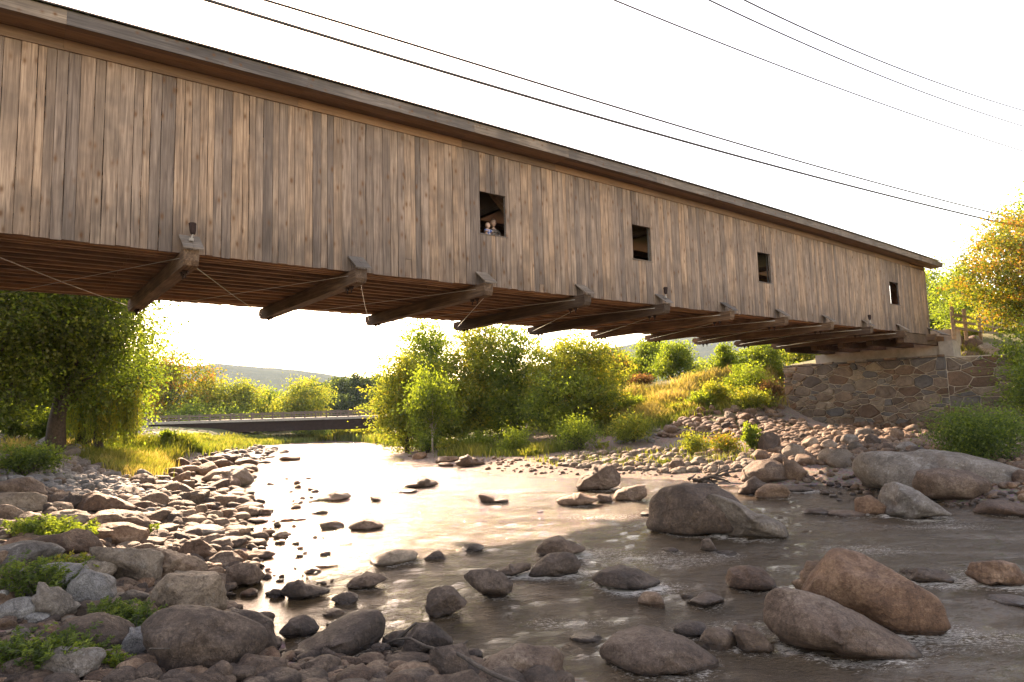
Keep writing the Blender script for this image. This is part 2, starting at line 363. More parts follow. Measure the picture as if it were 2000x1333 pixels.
def height(x, y):
    i = np.clip(np.searchsorted(gx, x)-1, 0, len(gx)-2); j = np.clip(np.searchsorted(gy, y)-1, 0, len(gy)-2)
    u = (x-gx[i])/(gx[i+1]-gx[i]); v = (y-gy[j])/(gy[j+1]-gy[j])
    return GZ[j, i]*(1-u)*(1-v)+GZ[j, i+1]*u*(1-v)+GZ[j+1, i]*(1-u)*v+GZ[j+1, i+1]*u*v
def hit(px, py, water=True, tmin=2.5):
    d = ray(px, py); t = np.geomspace(tmin, 260, 900); p = EYE[None]+d[None]*t[:, None]
    g = height(p[:, 0], p[:, 1])
    if water: g = np.maximum(g, W(p[:, 1]))
    k = np.argmax(p[:, 2] < g)
    if p[k, 2] >= g[k]: k = len(t)-1
    q = p[k].copy(); q[2] = g[k]; return q

# ------------------------------------------------------------------ ground, water, hills
def build_ground():
    ny, nx = GX.shape
    v = np.stack([GX.ravel(), GY.ravel(), GZ.ravel()], 1)
    i = np.arange(nx-1)[None, :]+np.arange(ny-1)[:, None]*nx
    f = np.stack([i, i+1, i+1+nx, i+nx], -1).reshape(-1, 4)
    hw = v[:, 2]-W(v[:, 1])
    ss = v[:, 0]*U[0]+v[:, 1]*U[1]; nn = v[:, 0]*N[0]+v[:, 1]*N[1]
    # where turf and weeds have taken over from sand and gravel
    g = sstep(.9, 1.6, hw)*sstep(30, 42, v[:, 1]+.0*v[:, 0])
    g = np.maximum(g, sstep(2.2, 3.2, hw)); g = np.maximum(g, sstep(.35, .6, hw)*sstep(44, 52, v[:, 1]))
    g = np.where((ss > 36) & (ss < 45) & (nn > 9) & (nn < 26.5), 0, g)
    me = np_mesh('ground', v, f, None, True, {'turf': g})
    m, nt, bs = mat_base('riverbank_ground')
    c = coords(nt, 'Object', rnd=False); a = nd(nt, 'Attribute', attribute_name='turf')
    n1 = noise(nt, c, .8, 5, .6); n2 = noise(nt, c, 9, 5, .7); n3 = noise(nt, c, 45, 3, .7)
    vo = nd(nt, 'TexVoronoi'); vo.inputs['Scale'].default_value = 14; nt.links.new(c, vo.inputs['Vector'])
    sand = ramp(nt, n2, [(.3, (.13, .088, .065)), (.5, (.22, .155, .118)), (.7, (.30, .22, .17))]).outputs[0]
    sand = mixc(nt, .45, sand, mixc(nt, 1.0, sand, vo.outputs['Color'], 'MULTIPLY'))
    turf = ramp(nt, n2, [(.3, (.045, .055, .018)), (.5, (.10, .10, .03)), (.7, (.19, .155, .06))]).outputs[0]
    fac = ramp(nt, math_n(nt, 'ADD', a.outputs['Fac'], math_n(nt, 'MULTIPLY', math_n(nt, 'SUBTRACT', n1, .5), 1.2)), [(.35, (0, 0, 0)), (.6, (1, 1, 1))]).outputs[0]
    nt.links.new(mixc(nt, fac, sand, turf), bs.inputs['Base Color']); bs.inputs['Roughness'].default_value = .92
    hh = math_n(nt, 'ADD', math_n(nt, 'ADD', n2, math_n(nt, 'MULTIPLY', n3, .4)), math_n(nt, 'MULTIPLY', vo.outputs['Distance'], -.8))
    bump(nt, bs, hh, .9, .05)
    me.materials.append(m); tag(link('ground', me), kind='structure')
build_ground()

def build_water():
    xs = np.concatenate([np.arange(-75, -9, .8), np.arange(-9, 24, .11), np.arange(24, 75, .8)])
    ys = np.concatenate([np.arange(-30, 3.5, .8), np.arange(3.5, 32, .11), np.arange(32, 60, .3), np.arange(60, 142, .8)])
    X, Y = np.meshgrid(xs, ys); x = X.ravel(); y = Y.ravel()
    rq = x/np.maximum(y, 4)+.06*vnoise(np.stack([x*.25, y*.25, x*0], 1), 31); rough = sstep(-.36, -.20, rq)*(1-sstep(16, 26, y))+sstep(16, 26, y)*.75   # the left pool lies calm
    q = np.stack([x*1.0, y*2.2, x*0], 1); q[:, 0] += .8*vnoise(np.stack([x*.4, y*.4, x*0+3], 1), 3); q[:, 1] += .9*vnoise(np.stack([x*.35, y*.35, x*0+9], 1), 4)
    a = .016*fbm(q*.9, 3, 11)+.010*(1-2*np.abs(vnoise(q*2.1+5, 12)))+.009*(1-2*np.abs(vnoise(q*4.4, 13)))
    a2 = .020*fbm(q*.35, 2, 17)
    z = W(y)+(a+a2)*(.08+.92*rough)*1.3
    foam = np.zeros(len(x))
    for fx_, fy_, r_ in ((1130, 1080, 1.0), (1020, 1120, .8), (1330, 1100, .9), (1250, 1150, .7), (1480, 1010, .6), (1690, 1075, 1.0), (1880, 1130, 1.1), (1560, 960, .8), (760, 1010, .6), (1420, 1230, .7), (1900, 1250, .8), (1100, 1220, .5), (1840, 1030, 1.), (640, 870, 2.5), (760, 895, 2.0), (1000, 960, 1.5), (1180, 1010, 1.2)):
        g0 = unz(fx_, fy_, 0); foam += .42*np.exp(-(((x-g0[0])/(r_*1.5))**2+((y-g0[1])/(r_*.8))**2))
    for h in HR:                                               # collars and wakes where the current meets each rock
        if not h['wet'] or h.get('rad') is None or h['rad'] < .12: continue
        cx, cy_ = h['o'].location[:2]; R_ = h['rad']; k = np.where((np.abs(x-cx) < R_+1.6) & (np.abs(y-cy_) < R_+1.6))[0]
        if len(k) == 0: continue
        dx, dy = x[k]-cx, (y[k]-cy_)*1.15; d = np.hypot(dx, dy)-R_; down = np.clip((dx*.55-dy*.83)/np.maximum(np.hypot(dx, dy), .01), -1, 1)
        amp = .018*min(1, R_/.5)*np.exp(-np.maximum(d, 0)/(.28+.45*np.maximum(down, 0)))*(.15+.85*rough[k])
        foam[k] += .5*np.exp(-np.maximum(d, 0)/(.04+.20*np.maximum(down, 0)))*(.3+.7*rough[k])*(d > -.25)*min(1, R_/.35)
        z[k] += amp*(np.cos(d*16)*.8+.9*vnoise(np.stack([x[k]*5, y[k]*5, 0*x[k]], 1), 77))+.012*np.exp(-np.maximum(d, 0)/.08)*rough[k]
    ny, nx = X.shape; i = np.arange(nx-1)[None, :]+np.arange(ny-1)[:, None]*nx
    f = np.stack([i, i+1, i+1+nx, i+nx], -1).reshape(-1, 4)
    g = (height(x, y)-z).reshape(X.shape)                      # drop the sheet where it would lie deep inside the banks
    keep = (np.minimum.reduce([g[:-1, :-1], g[1:, :-1], g[:-1, 1:], g[1:, 1:]]) < .5).ravel()
    me = np_mesh('water', np.stack([x, y, z], 1), f[keep], None, True, {'rough': rough, 'foam': np.clip(foam, 0, 1.2)})
    m, nt, bs = mat_base('river_water')
    bs.inputs['Base Color'].default_value = (.085, .052, .026, 1); bs.inputs['Roughness'].default_value = .045
    bs.inputs['IOR'].default_value = 1.38
    c = coords(nt, 'Object', scale=(1, 2.1, 1), rnd=False)
    at_ = nd(nt, 'Attribute', attribute_name='rough')
    pat = ramp(nt, noise(nt, coords(nt, 'Object', scale=(.30, .85, 1), rnd=False), 1.0, 4, .6, 1.4), [(.38, (.0, .0, .0)), (.56, (1, 1, 1))]).outputs[0]   # slick tongues between the riffles
    rf = math_n(nt, 'MULTIPLY', at_.outputs['Fac'], pat)
    nt.links.new(math_n(nt, 'ADD', math_n(nt, 'MULTIPLY', rf, .12), .035), bs.inputs['Roughness'])
    n1 = noise(nt, c, 3.2, 5, .68, 1.1); n2 = noise(nt, c, 13, 4, .65, .8)
    n3 = math_n(nt, 'ABSOLUTE', math_n(nt, 'SUBTRACT', noise(nt, c, 2.6, 4, .6, 1.6), .5))
    h = math_n(nt, 'ADD', n1, math_n(nt, 'MULTIPLY', n2, .55)); h = math_n(nt, 'SUBTRACT', h, math_n(nt, 'MULTIPLY', n3, 1.2))
    h = math_n(nt, 'MULTIPLY', h, math_n(nt, 'ADD', math_n(nt, 'ADD', math_n(nt, 'MULTIPLY', rf, .62), math_n(nt, 'MULTIPLY', at_.outputs['Fac'], .30)), .08))
    bump(nt, bs, h, 1.0, .085)
    # broken white water: thin lacy crests where the current is torn
    fa = nd(nt, 'Attribute', attribute_name='foam')
    l1 = noise(nt, coords(nt, 'Object', scale=(3.2, 15, 1), rnd=False), 1.0, 5, .7, 1.2); l2 = noise(nt, coords(nt, 'Object', scale=(16, 52, 1), rnd=False), 1.0, 3, .7)
    lace = math_n(nt, 'ADD', math_n(nt, 'MULTIPLY', math_n(nt, 'ABSOLUTE', math_n(nt, 'SUBTRACT', l1, .5)), -3.2), math_n(nt, 'MULTIPLY', l2, .9))
    ff = ramp(nt, math_n(nt, 'ADD', lace, math_n(nt, 'MULTIPLY', fa.outputs['Fac'], .62)), [(.60, (0, 0, 0)), (.80, (1, 1, 1))]).outputs[0]
    ff = math_n(nt, 'MULTIPLY', ff, math_n(nt, 'MINIMUM', math_n(nt, 'MULTIPLY', fa.outputs['Fac'], 3.0), 1.0))
    nt.links.new(mixc(nt, ff, (.060, .036, .018), (.46, .40, .34)), bs.inputs['Base Color'])
    rr0 = bs.inputs['Roughness'].links[0].from_socket
    nt.links.new(math_n(nt, 'ADD', rr0, math_n(nt, 'MULTIPLY', ff, .5)), bs.inputs['Roughness'])
    me.materials.append(m); tag(link('water', me), kind='structure')

def build_hills():
    prof = [(-400, 700), (0, 700), (200, 712), (380, 716), (430, 714), (500, 722), (590, 724), (650, 731), (720, 745), (820, 748), (960, 742), (1080, 715), (1170, 692), (1222, 684), (1300, 662), (1380, 646), (1480, 634), (1600, 628), (1760, 630), (1900, 640), (2100, 660), (2600, 690)]
    az, H = [], []
    for px, py in prof:
        d = ray(px, py); az.append(math.atan2(d[0], d[1])); H.append(d[2]/math.hypot(d[0], d[1]))
    A = np.linspace(-1.15, 1.25, 420); hh = np.interp(A, az, H); r = np.linspace(1500, 4000, 46); R0 = 3000.
    AA, RR = np.meshgrid(A, r); hh = np.broadcast_to(hh, AA.shape)
    t = (RR-1500)/1500
    sh = np.where(t < 1, sstep(0, 1, t), 1-.5*sstep(1, 1.7, t))
    x = np.sin(AA)*RR; y = np.cos(AA)*RR
    nz = fbm(np.stack([x.ravel()/260, y.ravel()/260, 0*x.ravel()], 1), 5, 40).reshape(x.shape)
    z = 2.8+hh*R0*sh*(1+.10*nz*np.minimum(1, (2-t)))+2*nz-1.5*(1-np.minimum(1, t*4))*8
    ny, nx = x.shape; i = np.arange(nx-1)[None, :]+np.arange(ny-1)[:, None]*nx
    f = np.stack([i, i+1, i+1+nx, i+nx], -1).reshape(-1, 4)
    m, nt, bs = mat_base('forested_hill'); c = coords(nt, 'Object', rnd=False)
    nt.links.new(ramp(nt, noise(nt, c, .02, 6, .7), [(.35, (.022, .036, .018)), (.65, (.05, .06, .028))]).outputs[0], bs.inputs['Base Color'])
    bs.inputs['Roughness'].default_value = 1; bs.inputs['Specular IOR Level'].default_value = 0; bump(nt, bs, noise(nt, c, .05, 6, .7), 1, 6)
    tag(link('hills', np_mesh('hills', np.stack([x.ravel(), y.ravel(), z.ravel()], 1), f, m, True)), kind='structure')
build_hills()

def build_haze():
    b = MB().box(-4300, 4300, -4300, 4300, -8, 520)
    m = bpy.data.materials.new('haze_air'); m.use_nodes = True; nt = m.node_tree; nt.nodes.clear()
    o = nd(nt, 'OutputMaterial'); v = nd(nt, 'VolumePrincipled'); v.inputs['Color'].default_value = (.64, .80, 1, 1)
    v.inputs['Density'].default_value = .00007; v.inputs['Anisotropy'].default_value = 0.0
    nt.links.new(v.outputs[0], o.inputs['Volume']); m.cycles.homogeneous_volume = True
    tag(b.build('haze', m), kind='stuff')
build_haze()

# ------------------------------------------------------------------ covered bridge (local x runs along it, y across it)
ROT = math.pi/2-PSI
ZB = CAMZ+3.611
def camber(s): return .337*((s-17)/26)**2
def ZT(s): return 10.52-camber(s)
b0 = B(17, 19.4)
bridge = empty('covered_bridge', (b0[0], b0[1], ZB-.5), ROT, 'long covered wooden bridge with weathered plank walls spanning the river', 'bridge')
BO = np.array([17, 19.4, ZB-.5])
def bloc(s, n, z): return np.array([s, n, z])-BO
def bpart(mb, name, mat, o=(0, 0, 0), **k):
    """mb holds bridge coordinates relative to o"""
    return mb.build(name, M[mat] if isinstance(mat, str) else mat, bridge, bloc(*o), **k)
WINS = []
for (x0, x1, yt0, yb0) in ((936.5, 986.5, 373.5, 455), (1234.5, 1269.5, 438, 505), (1479, 1503.5, 492, 549.5), (1736.5, 1754, 550, 593)):
    s0, zt = wall_hit(x0, yt0); _, zb = wall_hit(x0, yb0); s1, _ = wall_hit(x1, yt0)
    WINS.append((s0, s1, zb, zt))
S0, S1 = -9.6, 43.2
def plank_mesh(wd, z0, z1, th, seed):
    """one board: rounded long edges, edges that wander, slight cup"""
    r = random.Random(seed); k = 4; L = z1-z0; v = []; f = []
    for i in range(k+1):
        z = L*i/k; a = r.uniform(-.006, .006); b = wd+r.uniform(-.006, .006); o = r.uniform(-.003, .003)
        v += [(a, th, z), (a, .004+o, z), (a+.008, o-.001, z), ((a+b)/2, o+r.uniform(-.004, .002), z), (b-.008, o-.001, z), (b, .004+o, z), (b, th, z)]
    for i in range(k):
        for j in range(6):
            p = i*7+j; f.append((p, p+1, p+8, p+7))
    f.append(tuple(range(6, -1, -1))); f.append(tuple(k*7+j for j in range(7)))
    me = bpy.data.meshes.new('plank'); me.from_pydata(v, [], f); me.materials.append(M['plank']); me.update(); return me
def siding():
    cuts = sorted([c for w_ in WINS for c in w_[:2]]); s = S0; seed = 0
    while s < S1-.02:
        wd = random.choice([.15, .18, .21, .24, .27]) + random.uniform(-.015, .015)
        nx = [c for c in cuts if c > s+.02]; lim = nx[0] if nx else S1; lim = min(lim, S1)
        if lim-s < wd+.10: wd = lim-s
        gap = .009; off = random.uniform(-.010, .008); n0 = 15.9+off; mid = s+wd/2; seed += 1
        segs = [(ZB+random.uniform(-.018, .01), ZT(mid))]
        for (a, b, zb, zt) in WINS:
            if a-.01 < mid < b+.01: segs = [(ZB, zb-.002), (zt, ZT(mid))]
        rr = random.random()
        if len(segs) == 1 and rr < .035: z = ZB+random.uniform(.25, 1.2); segs = [(segs[0][0], z-.004), (z+.004, segs[0][1])]
        for (z0, z1) in segs:
            link('plank', plank_mesh(wd-gap, z0, z1, .028, seed*3), bridge, bloc(s+gap/2, n0, z0)); seed += 1
        s += wd
siding()
# dark battens behind the board joints, the two girts each wall hangs on
b = MB()
for z in (ZB+.25, ZB+1.42, ZB+3.0, ZB+3.95): b.box(S0, S1, 15.945, 15.99, z-.06, z+.06)
bpart(b, 'girt', 'beam')
for (a, c, zb, zt) in WINS:            # jambs, sill and head round each opening
    f = MB().box(a-.06, a, 15.935, 16.0, zb, zt).box(c, c+.06, 15.935, 16.0, zb, zt).box(a-.06, c+.06, 15.935, 16.0, zt, zt+.08).box(a-.06, c+.06, 15.88, 16.0, zb-.03, zb)
    o = bpart(f, 'window_frame', 'fascia')
# far wall
b = MB(); s = S0
while s < S1:
    wd = random.uniform(.17, .28); b.box(s, min(s+wd-.004, S1), 22.97+random.uniform(-.006, .006), 23.0, ZB+random.uniform(-.01, .03), ZT(s)+.2); s += wd
tag(bpart(b, 'far_siding', 'plank'), kind='stuff')
# frieze, soffit, fascia
L = 4.9; k = 0; s = S0-.6
bd = [S0-.6]
while bd[-1] < 43.9: bd.append(min(bd[-1]+random.choice([3.66, 4.27, 4.88]), 43.95))
for a, c in zip(bd[:-1], bd[1:]):
    za, zc = ZT(a), ZT(c)
    def strip(y0, y1, lo, hi, sa=a, sc=c):
        v = [(s_, y, z) for s_, zz in ((sa+.002, ZT(sa)), (sc-.002, ZT(sc))) for y, z in ((y0, zz+lo), (y1, zz+lo), (y1, zz+hi), (y0, zz+hi))]
        m_ = MB(); m_.v = [(x-sa, y-y0, z-za) for x, y, z in v]; m_.f = [(0, 1, 2, 3), (7, 6, 5, 4), (0, 4, 5, 1), (1, 5, 6, 2), (2, 6, 7, 3), (3, 7, 4, 0)]
        return m_, (sa, y0, za)
    if c < 43.9:
        m_, o = strip(15.862, 15.898, 0-.02, .215); bpart(m_, 'frieze_board', 'soffit', o)
    for j in range(3):
        m_, o = strip(15.235+j*.218, 15.235+j*.218+.214, .232, .252); bpart(m_, 'soffit_board', 'soffit', o)
    m_, o = strip(15.20+random.uniform(-.004, .004), 15.232, .205, .50); bpart(m_, 'fascia_board', 'fascia', o)
    for sg, y0 in ((1, 15.13), (-1, 23.77)):
        ridge = 19.45; v = []
        for s_ in (a, c):
            zz = ZT(s_)+.515
            for y, z in ((y0, zz), (ridge, zz+abs(ridge-y0)*.42)): v += [(s_, y, z), (s_, y, z+.03)]
        m_ = MB(); m_.v = v; m_.f = [(0, 2, 6, 4), (1, 5, 7, 3), (0, 4, 5, 1), (2, 3, 7, 6), (0, 1, 3, 2), (4, 6, 7, 5)]
        bpart(m_, 'roof_panel', 'roof')
# far eave
bpart(MB().beam((S0-.6, 23.7, ZT(S0)+.3), (43.9, 23.7, ZT(43)+.3), .03, .28), 'far_fascia', 'fascia')
# gable boards over both portals
for sx in (S0, S1-.03):
    b = MB(); n_ = 15.93
    while n_ < 22.95:
        w_ = min(.22, 22.96-n_); r = ZT(sx)+.48+(min(abs(n_-15.2), abs(23.7-n_)))*.41
        lo = ZB+4.0 if (17.8 if sx > 0 else 16.9) < n_ < 22.0 else ZB  # right portal's near jamb widened to block bright sky through the last window
        b.box(sx, sx+.028, n_, n_+w_-.006, lo, r); n_ += w_
    tag(bpart(b, 'portal_boards', 'plank'), kind='stuff')
# floor beams with their caps and bolts
FB = [3.209+k*3.962 for k in range(-3, 10+1)]
FB = [s for s in FB if s < 43.0]
for s in FB:
    zt = ZB-.005; zl = ZB-.36
    b = MB(); w2 = .155
    prof = [(15.50, zl+.12), (15.56, zl+.02), (15.62, zl), (23.20, zl), (23.28, zl+.04), (23.28, zl+.12), (23.40, zl+.12), (23.40, zt-.10), (23.33, zt), (15.50, zt)]
    b.v = [(x, p[0], p[1]) for x in (-w2, w2) for p in prof]; n_ = len(prof)
    b.f = [tuple(range(n_-1, -1, -1)), tuple(range(n_, 2*n_))]+[(i, (i+1) % n_, (i+1) % n_+n_, i+n_) for i in range(n_)]
    b.v = [(x, y-15.5, z-zl) for x, y, z in b.v]
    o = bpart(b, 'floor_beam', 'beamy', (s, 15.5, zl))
    for yy in (16.1, 16.35, 22.55, 22.8):
        q = MB(); q.v = []; ring = []
        prof_ = [(.0, .0), (.07, .0), (.07, -.02), (.05, -.02), (.05, -.07), (.018, -.07), (.018, -.16), (.0, -.16)]
        for i, (rr_, zz_) in enumerate(prof_[1:-1]):
            for k_ in range(8): q.v.append((rr_*math.cos(k_*math.pi/4), yy-15.5+rr_*math.sin(k_*math.pi/4), zz_))
        for i in range(5):
            for k_ in range(8): q.f.append((i*8+k_, i*8+(k_+1) % 8, (i+1)*8+(k_+1) % 8, (i+1)*8+k_))
        q.f += [tuple(range(8)), tuple(range(47, 39, -1))]
        q.build('bolt', M['steel'], o)
    c = MB(); a_ = .21; tilt = random.uniform(-.03, .03)
    for i in range(2):
        x0 = -a_+i*.212
        v = [(x0, 15.88, ZB+.36), (x0+.206, 15.88, ZB+.36+tilt*.2), (x0+.206, 15.38, ZB-.0), (x0, 15.38, ZB-.0)]
        v += [(x, y, z+.035) for x, y, z in v]; bb = len(c.v); c.v += v
        c.f += [tuple(bb+t for t in q_) for q_ in ((0, 1, 2, 3), (7, 6, 5, 4), (0, 4, 5, 1), (1, 5, 6, 2), (2, 6, 7, 3), (3, 7, 4, 0))]
    if s < 42: bpart(c, 'beam_cap', 'fascia', (s+.02, 0, 0))
bpart(MB().box(42.9, 43.9, 15.30, 15.34, ZB-.06, ZB-.02), 'end_cap', 'fascia')
c = MB(); v = [(42.75, 15.9, ZB+.38), (44.1, 15.9, ZB+.30), (44.25, 15.2, ZB-.12), (42.9, 15.2, ZB-.05)]; v += [(x, y, z+.045) for x, y, z in v]; c.v = v
c.f = [(0, 1, 2, 3), (7, 6, 5, 4), (0, 4, 5, 1), (1, 5, 6, 2), (2, 6, 7, 3), (3, 7, 4, 0)]; bpart(c, 'end_cap', 'fascia')
# laminated bottom chords of both trusses
for n_ in (15.98, 16.12, 16.26, 16.40, 22.46, 22.60, 22.74, 22.88):
    b = MB(); s = S0
    while s < S1-.1:
        e = min(s+random.uniform(3, 6), S1-.05); b.box(s, e-.01, n_, n_+.118, ZB+.0+random.uniform(.0, .05), ZB+.38); s = e
    bpart(b, 'chord_timber', 'beam')
for n_ in np.linspace(16.9, 22.05, 11):
    b = MB(); s = S0
    while s < S1-.1:
        e = min(s+3.962, S1-.05); d_ = random.uniform(-.02, .02); b.box(s, e-.006, n_-.055+d_, n_+.055+d_, ZB+.06, ZB+.37); s = e
    bpart(b, 'stringer', 'beam')
b = MB(); s = S0
while s < S1:
    b.box(s, s+.19, 16.0, 22.9, ZB+.38, ZB+.44); s += .2
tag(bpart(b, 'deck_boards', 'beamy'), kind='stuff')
# trusses inside, rafters
for k in range(len(FB)-1):
    s = FB[k]; e = FB[k+1]
    for n_ in (16.25, 22.65):
        bpart(MB().beam((s, n_, ZB+.4), (e, n_, ZT(e)-.1), .2, .2), 'truss_brace', 'beam')
        bpart(MB().beam((s, n_+.22*(1 if n_ < 19 else -1), ZT(s)-.1), (e, n_+.22*(1 if n_ < 19 else -1), ZB+.4), .2, .2), 'truss_brace', 'beam')
        bpart(MB().tube([(s, n_, ZB), (s, n_, ZT(s))], .03), 'truss_rod', 'rod')
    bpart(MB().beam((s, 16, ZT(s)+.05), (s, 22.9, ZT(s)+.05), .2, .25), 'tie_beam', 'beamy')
for n_ in (16.25, 22.65):
    bpart(MB().beam((S0, n_, ZT(S0)+.05), (17, n_, ZT(17)+.05), .3, .3).beam((17, n_, ZT(17)+.05), (S1, n_, ZT(S1)+.05), .3, .3), 'top_chord', 'beam')
for n_ in (16.1, 17.8, 19.45, 21.1, 22.8):
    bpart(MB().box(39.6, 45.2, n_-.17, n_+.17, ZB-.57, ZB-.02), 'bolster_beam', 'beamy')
# wind bracing: crossed rods under the floor
for a, c in zip(FB[:-1], FB[1:]):
    bpart(MB().tube([(a+.1, 15.75, ZB-.30), ((a+c)/2, 19.5, ZB-.28), (c-.05, 23.25, ZB-.22)], .009, 5), 'wind_rod', 'rod')
    bpart(MB().tube([(c-.1, 15.85, ZB-.12), ((a+c)/2, 19.5, ZB-.2), (a+.1, 23.25, ZB-.28)], .007, 5), 'wind_rod', 'rod')
# small flood lights on three of the caps
for s, th in ((FB[3], 0), (FB[7], .6), (FB[11], .6)):
    h = ZB+.2
    q = MB().tube([(0, 15.55, h), (0, 15.55, h+.06)], .05, 10).tube([(0, 15.55, h+.05), (.03, 15.56, h+.16)], .018, 6)
    o = bpart(q, 'light_bracket', 'conc', (s, 0, 0))
    d_ = Vector((math.sin(th)*.5, .22, 1)).normalized(); p = Vector((.03, 15.56, h+.15))
    bpart(MB().tube([p, p+d_*.03, p+d_*.10, p+d_*.22, p+d_*.26], [.03, .055, .068, .075, .082], 12), 'flood_light', 'steel', (s, 0, 0), smooth=False)

# ------------------------------------------------------------------ stone abutment
def clip(poly, nx, ny, c):
    out = []
    for i in range(len(poly)):
        a = poly[i]; b = poly[(i+1) % len(poly)]; da = a[0]*nx+a[1]*ny-c; db = b[0]*nx+b[1]*ny-c
        if da <= 0: out.append(a)
        if da*db < 0: t = da/(da-db); out.append((a[0]+(b[0]-a[0])*t, a[1]+(b[1]-a[1])*t))
    return out
def shrink(poly, d):
    n = len(poly); ar = sum(poly[i][0]*poly[(i+1) % n][1]-poly[(i+1) % n][0]*poly[i][1] for i in range(n)); sg = 1 if ar > 0 else -1
    out = poly
    for i in range(n):
        a = poly[i]; b = poly[(i+1) % n]; ex, ey = b[0]-a[0], b[1]-a[1]; l = math.hypot(ex, ey)
        if l < 1e-6: continue
        nx, ny = ey/l*sg, -ex/l*sg
        out = clip(out, nx, ny, a[0]*nx+a[1]*ny-d)
        if len(out) < 3: return None
    return out
def stones(parent, o3, ux, w_, h_, pts, nrm, seed, names='stone'):
    """random rubble masonry on the plane o3 + ux*a + z*b, each stone its own piece"""
    r = random.Random(seed); cnt = 0
    for i, (x, y, wt) in enumerate(pts):
        poly = [(0, 0), (w_, 0), (w_, h_), (0, h_)]
        near = sorted(range(len(pts)), key=lambda j: ((pts[j][0]-x)*.75)**2+(pts[j][1]-y)**2)[1:22]
        for j in near:
            X, Y, wj = pts[j]; kx = .56; dx, dy = (X-x)*kx, Y-y; d2 = dx*dx+dy*dy
            if d2 < 1e-6: continue
            # power diagram in the squashed metric
            c = (d2+wt-wj)/2; nx, ny = dx*kx, dy
            poly = clip(poly, nx, ny, c+x*nx+y*ny)
            if len(poly) < 3: break
        if len(poly) < 3: continue
        pg = shrink(poly, .02)
        if not pg: continue
        pi = shrink(pg, .035)
        if not pi: continue
        cx = sum(p[0] for p in pg)/len(pg); cy_ = sum(p[1] for p in pg)/len(pg)
        ar = abs(sum(pg[k][0]*pg[(k+1) % len(pg)][1]-pg[(k+1) % len(pg)][0]*pg[k][1] for k in range(len(pg))))/2
        if ar < .006: continue
        def smooth_pts(pp, amt):   # knock the corners off
            out = []
            for k in range(len(pp)):
                a, b_, c_ = pp[k-1], pp[k], pp[(k+1) % len(pp)]
                out += [(b_[0]*(1-amt)+a[0]*amt, b_[1]*(1-amt)+a[1]*amt), (b_[0]*(1-amt)+c_[0]*amt, b_[1]*(1-amt)+c_[1]*amt)]
            return out
        pg = smooth_pts(pg, .09); n = len(pg)
        pr = r.uniform(.03, .12)
        v = []; 
        for ring, sc_, dep in ((0, 1.0, -.06), (1, 1.0, pr*.25), (2, .86, pr)):
            for p in pg:
                a = cx+(p[0]-cx)*sc_; b_ = cy_+(p[1]-cy_)*sc_; dd = dep+(r.uniform(-.012, .012) if ring == 2 else 0)
                v.append((a-cx, dd, b_-cy_))
        v.append((r.uniform(-.05, .05), pr+r.uniform(-.01, .025), r.uniform(-.03, .03)))
        P_ = [tuple((ux[0]*a+nrm[0]*d_, ux[1]*a+nrm[1]*d_, b_)) for a, d_, b_ in v]
        f = []
        for ring in range(2):
            for k in range(n): q = ring*n+k; q2 = ring*n+(k+1) % n; f.append((q, q2, q2+n, q+n))
        for k in range(n): f.append((2*n+k, 2*n+(k+1) % n, 3*n))
        me = bpy.data.meshes.new('stone'); me.from_pydata(P_, [], f)
        mt = r.choices(['as_', 'at', 'ar', 'ag'], [5, 3, 2, 4] if ar > .05 else [3, 0, 2, 6])[0]; me.materials.append(M[mt]); me.polygons.foreach_set('use_smooth', [False]*len(me.polygons)); me.update()
        link(names, me, parent, np.array([o3[0]+ux[0]*cx, o3[1]+ux[1]*cx, o3[2]+cy_])); cnt += 1
    return cnt
M['as_'] = rockmat('wall_stone_brown', (0.094, 0.068, 0.050), (0.163, 0.122, 0.094), (0.243, 0.187, 0.145), wet=False)
M['at'] = rockmat('wall_stone_tan', (0.155, 0.119, 0.088), (0.243, 0.190, 0.141), (0.354, 0.282, 0.216), wet=False)
M['ar'] = rockmat('wall_stone_rust', (0.100, 0.057, 0.036), (0.155, 0.096, 0.064), (0.218, 0.141, 0.096), wet=False)
M['ag'] = rockmat('wall_stone_grey', (0.081, 0.074, 0.071), (0.133, 0.125, 0.119), (0.202, 0.189, 0.182), wet=False)
def wall_pts(w_, h_, n, seed):
    r = random.Random(seed); pts = []
    tries = 0
    while len(pts) < n and tries < 20000:
        tries += 1; big = r.random() < .40; rad = r.uniform(.24, .40) if big else r.uniform(.07, .16)
        x, y = r.uniform(0, w_), r.uniform(0, h_)
        if all(((x-a)*.6)**2+(y-b_)**2 > ((rad+c)*.62)**2 for a, b_, c in pts): pts.append((x, y, rad))
    return [(a, b_, c*c) for a, b_, c in pts]
aC = B(44.6, 20.5)
ab = empty('stone_abutment', (aC[0], aC[1], .6), 0, 'tall mortared fieldstone abutment under the right end of the covered bridge', 'abutment')
AO = np.array([aC[0], aC[1], .6]); AT = 5.12; AH = AT-.55
o = B(44, 25.75, .55); ux = -N
c1 = stones(ab, o-AO, ux, 10.25, AH, wall_pts(10.25, AH, 212, 5), (-U[0], -U[1]), 11)
# wing wall turning back to the right, left end face
wA = B(44, 15.5); wB = B(45.6, 11.6); wl = float(np.linalg.norm((wB-wA)[:2])); wu = (wB-wA)[:2]/wl; wn = np.array([wu[1], -wu[0]])
if wn@(-U) < 0: wn = -wn
c2 = stones(ab, np.array([wA[0], wA[1], .55])-AO, wu, wl, AH-.05, wall_pts(wl, AH-.05, 58, 8), wn, 13)
c3 = stones(ab, B(46.8, 25.75, 1.6)-AO, -U, 2.8, AH-1.05, wall_pts(2.8, AH-1.05, 24, 9), N, 15)
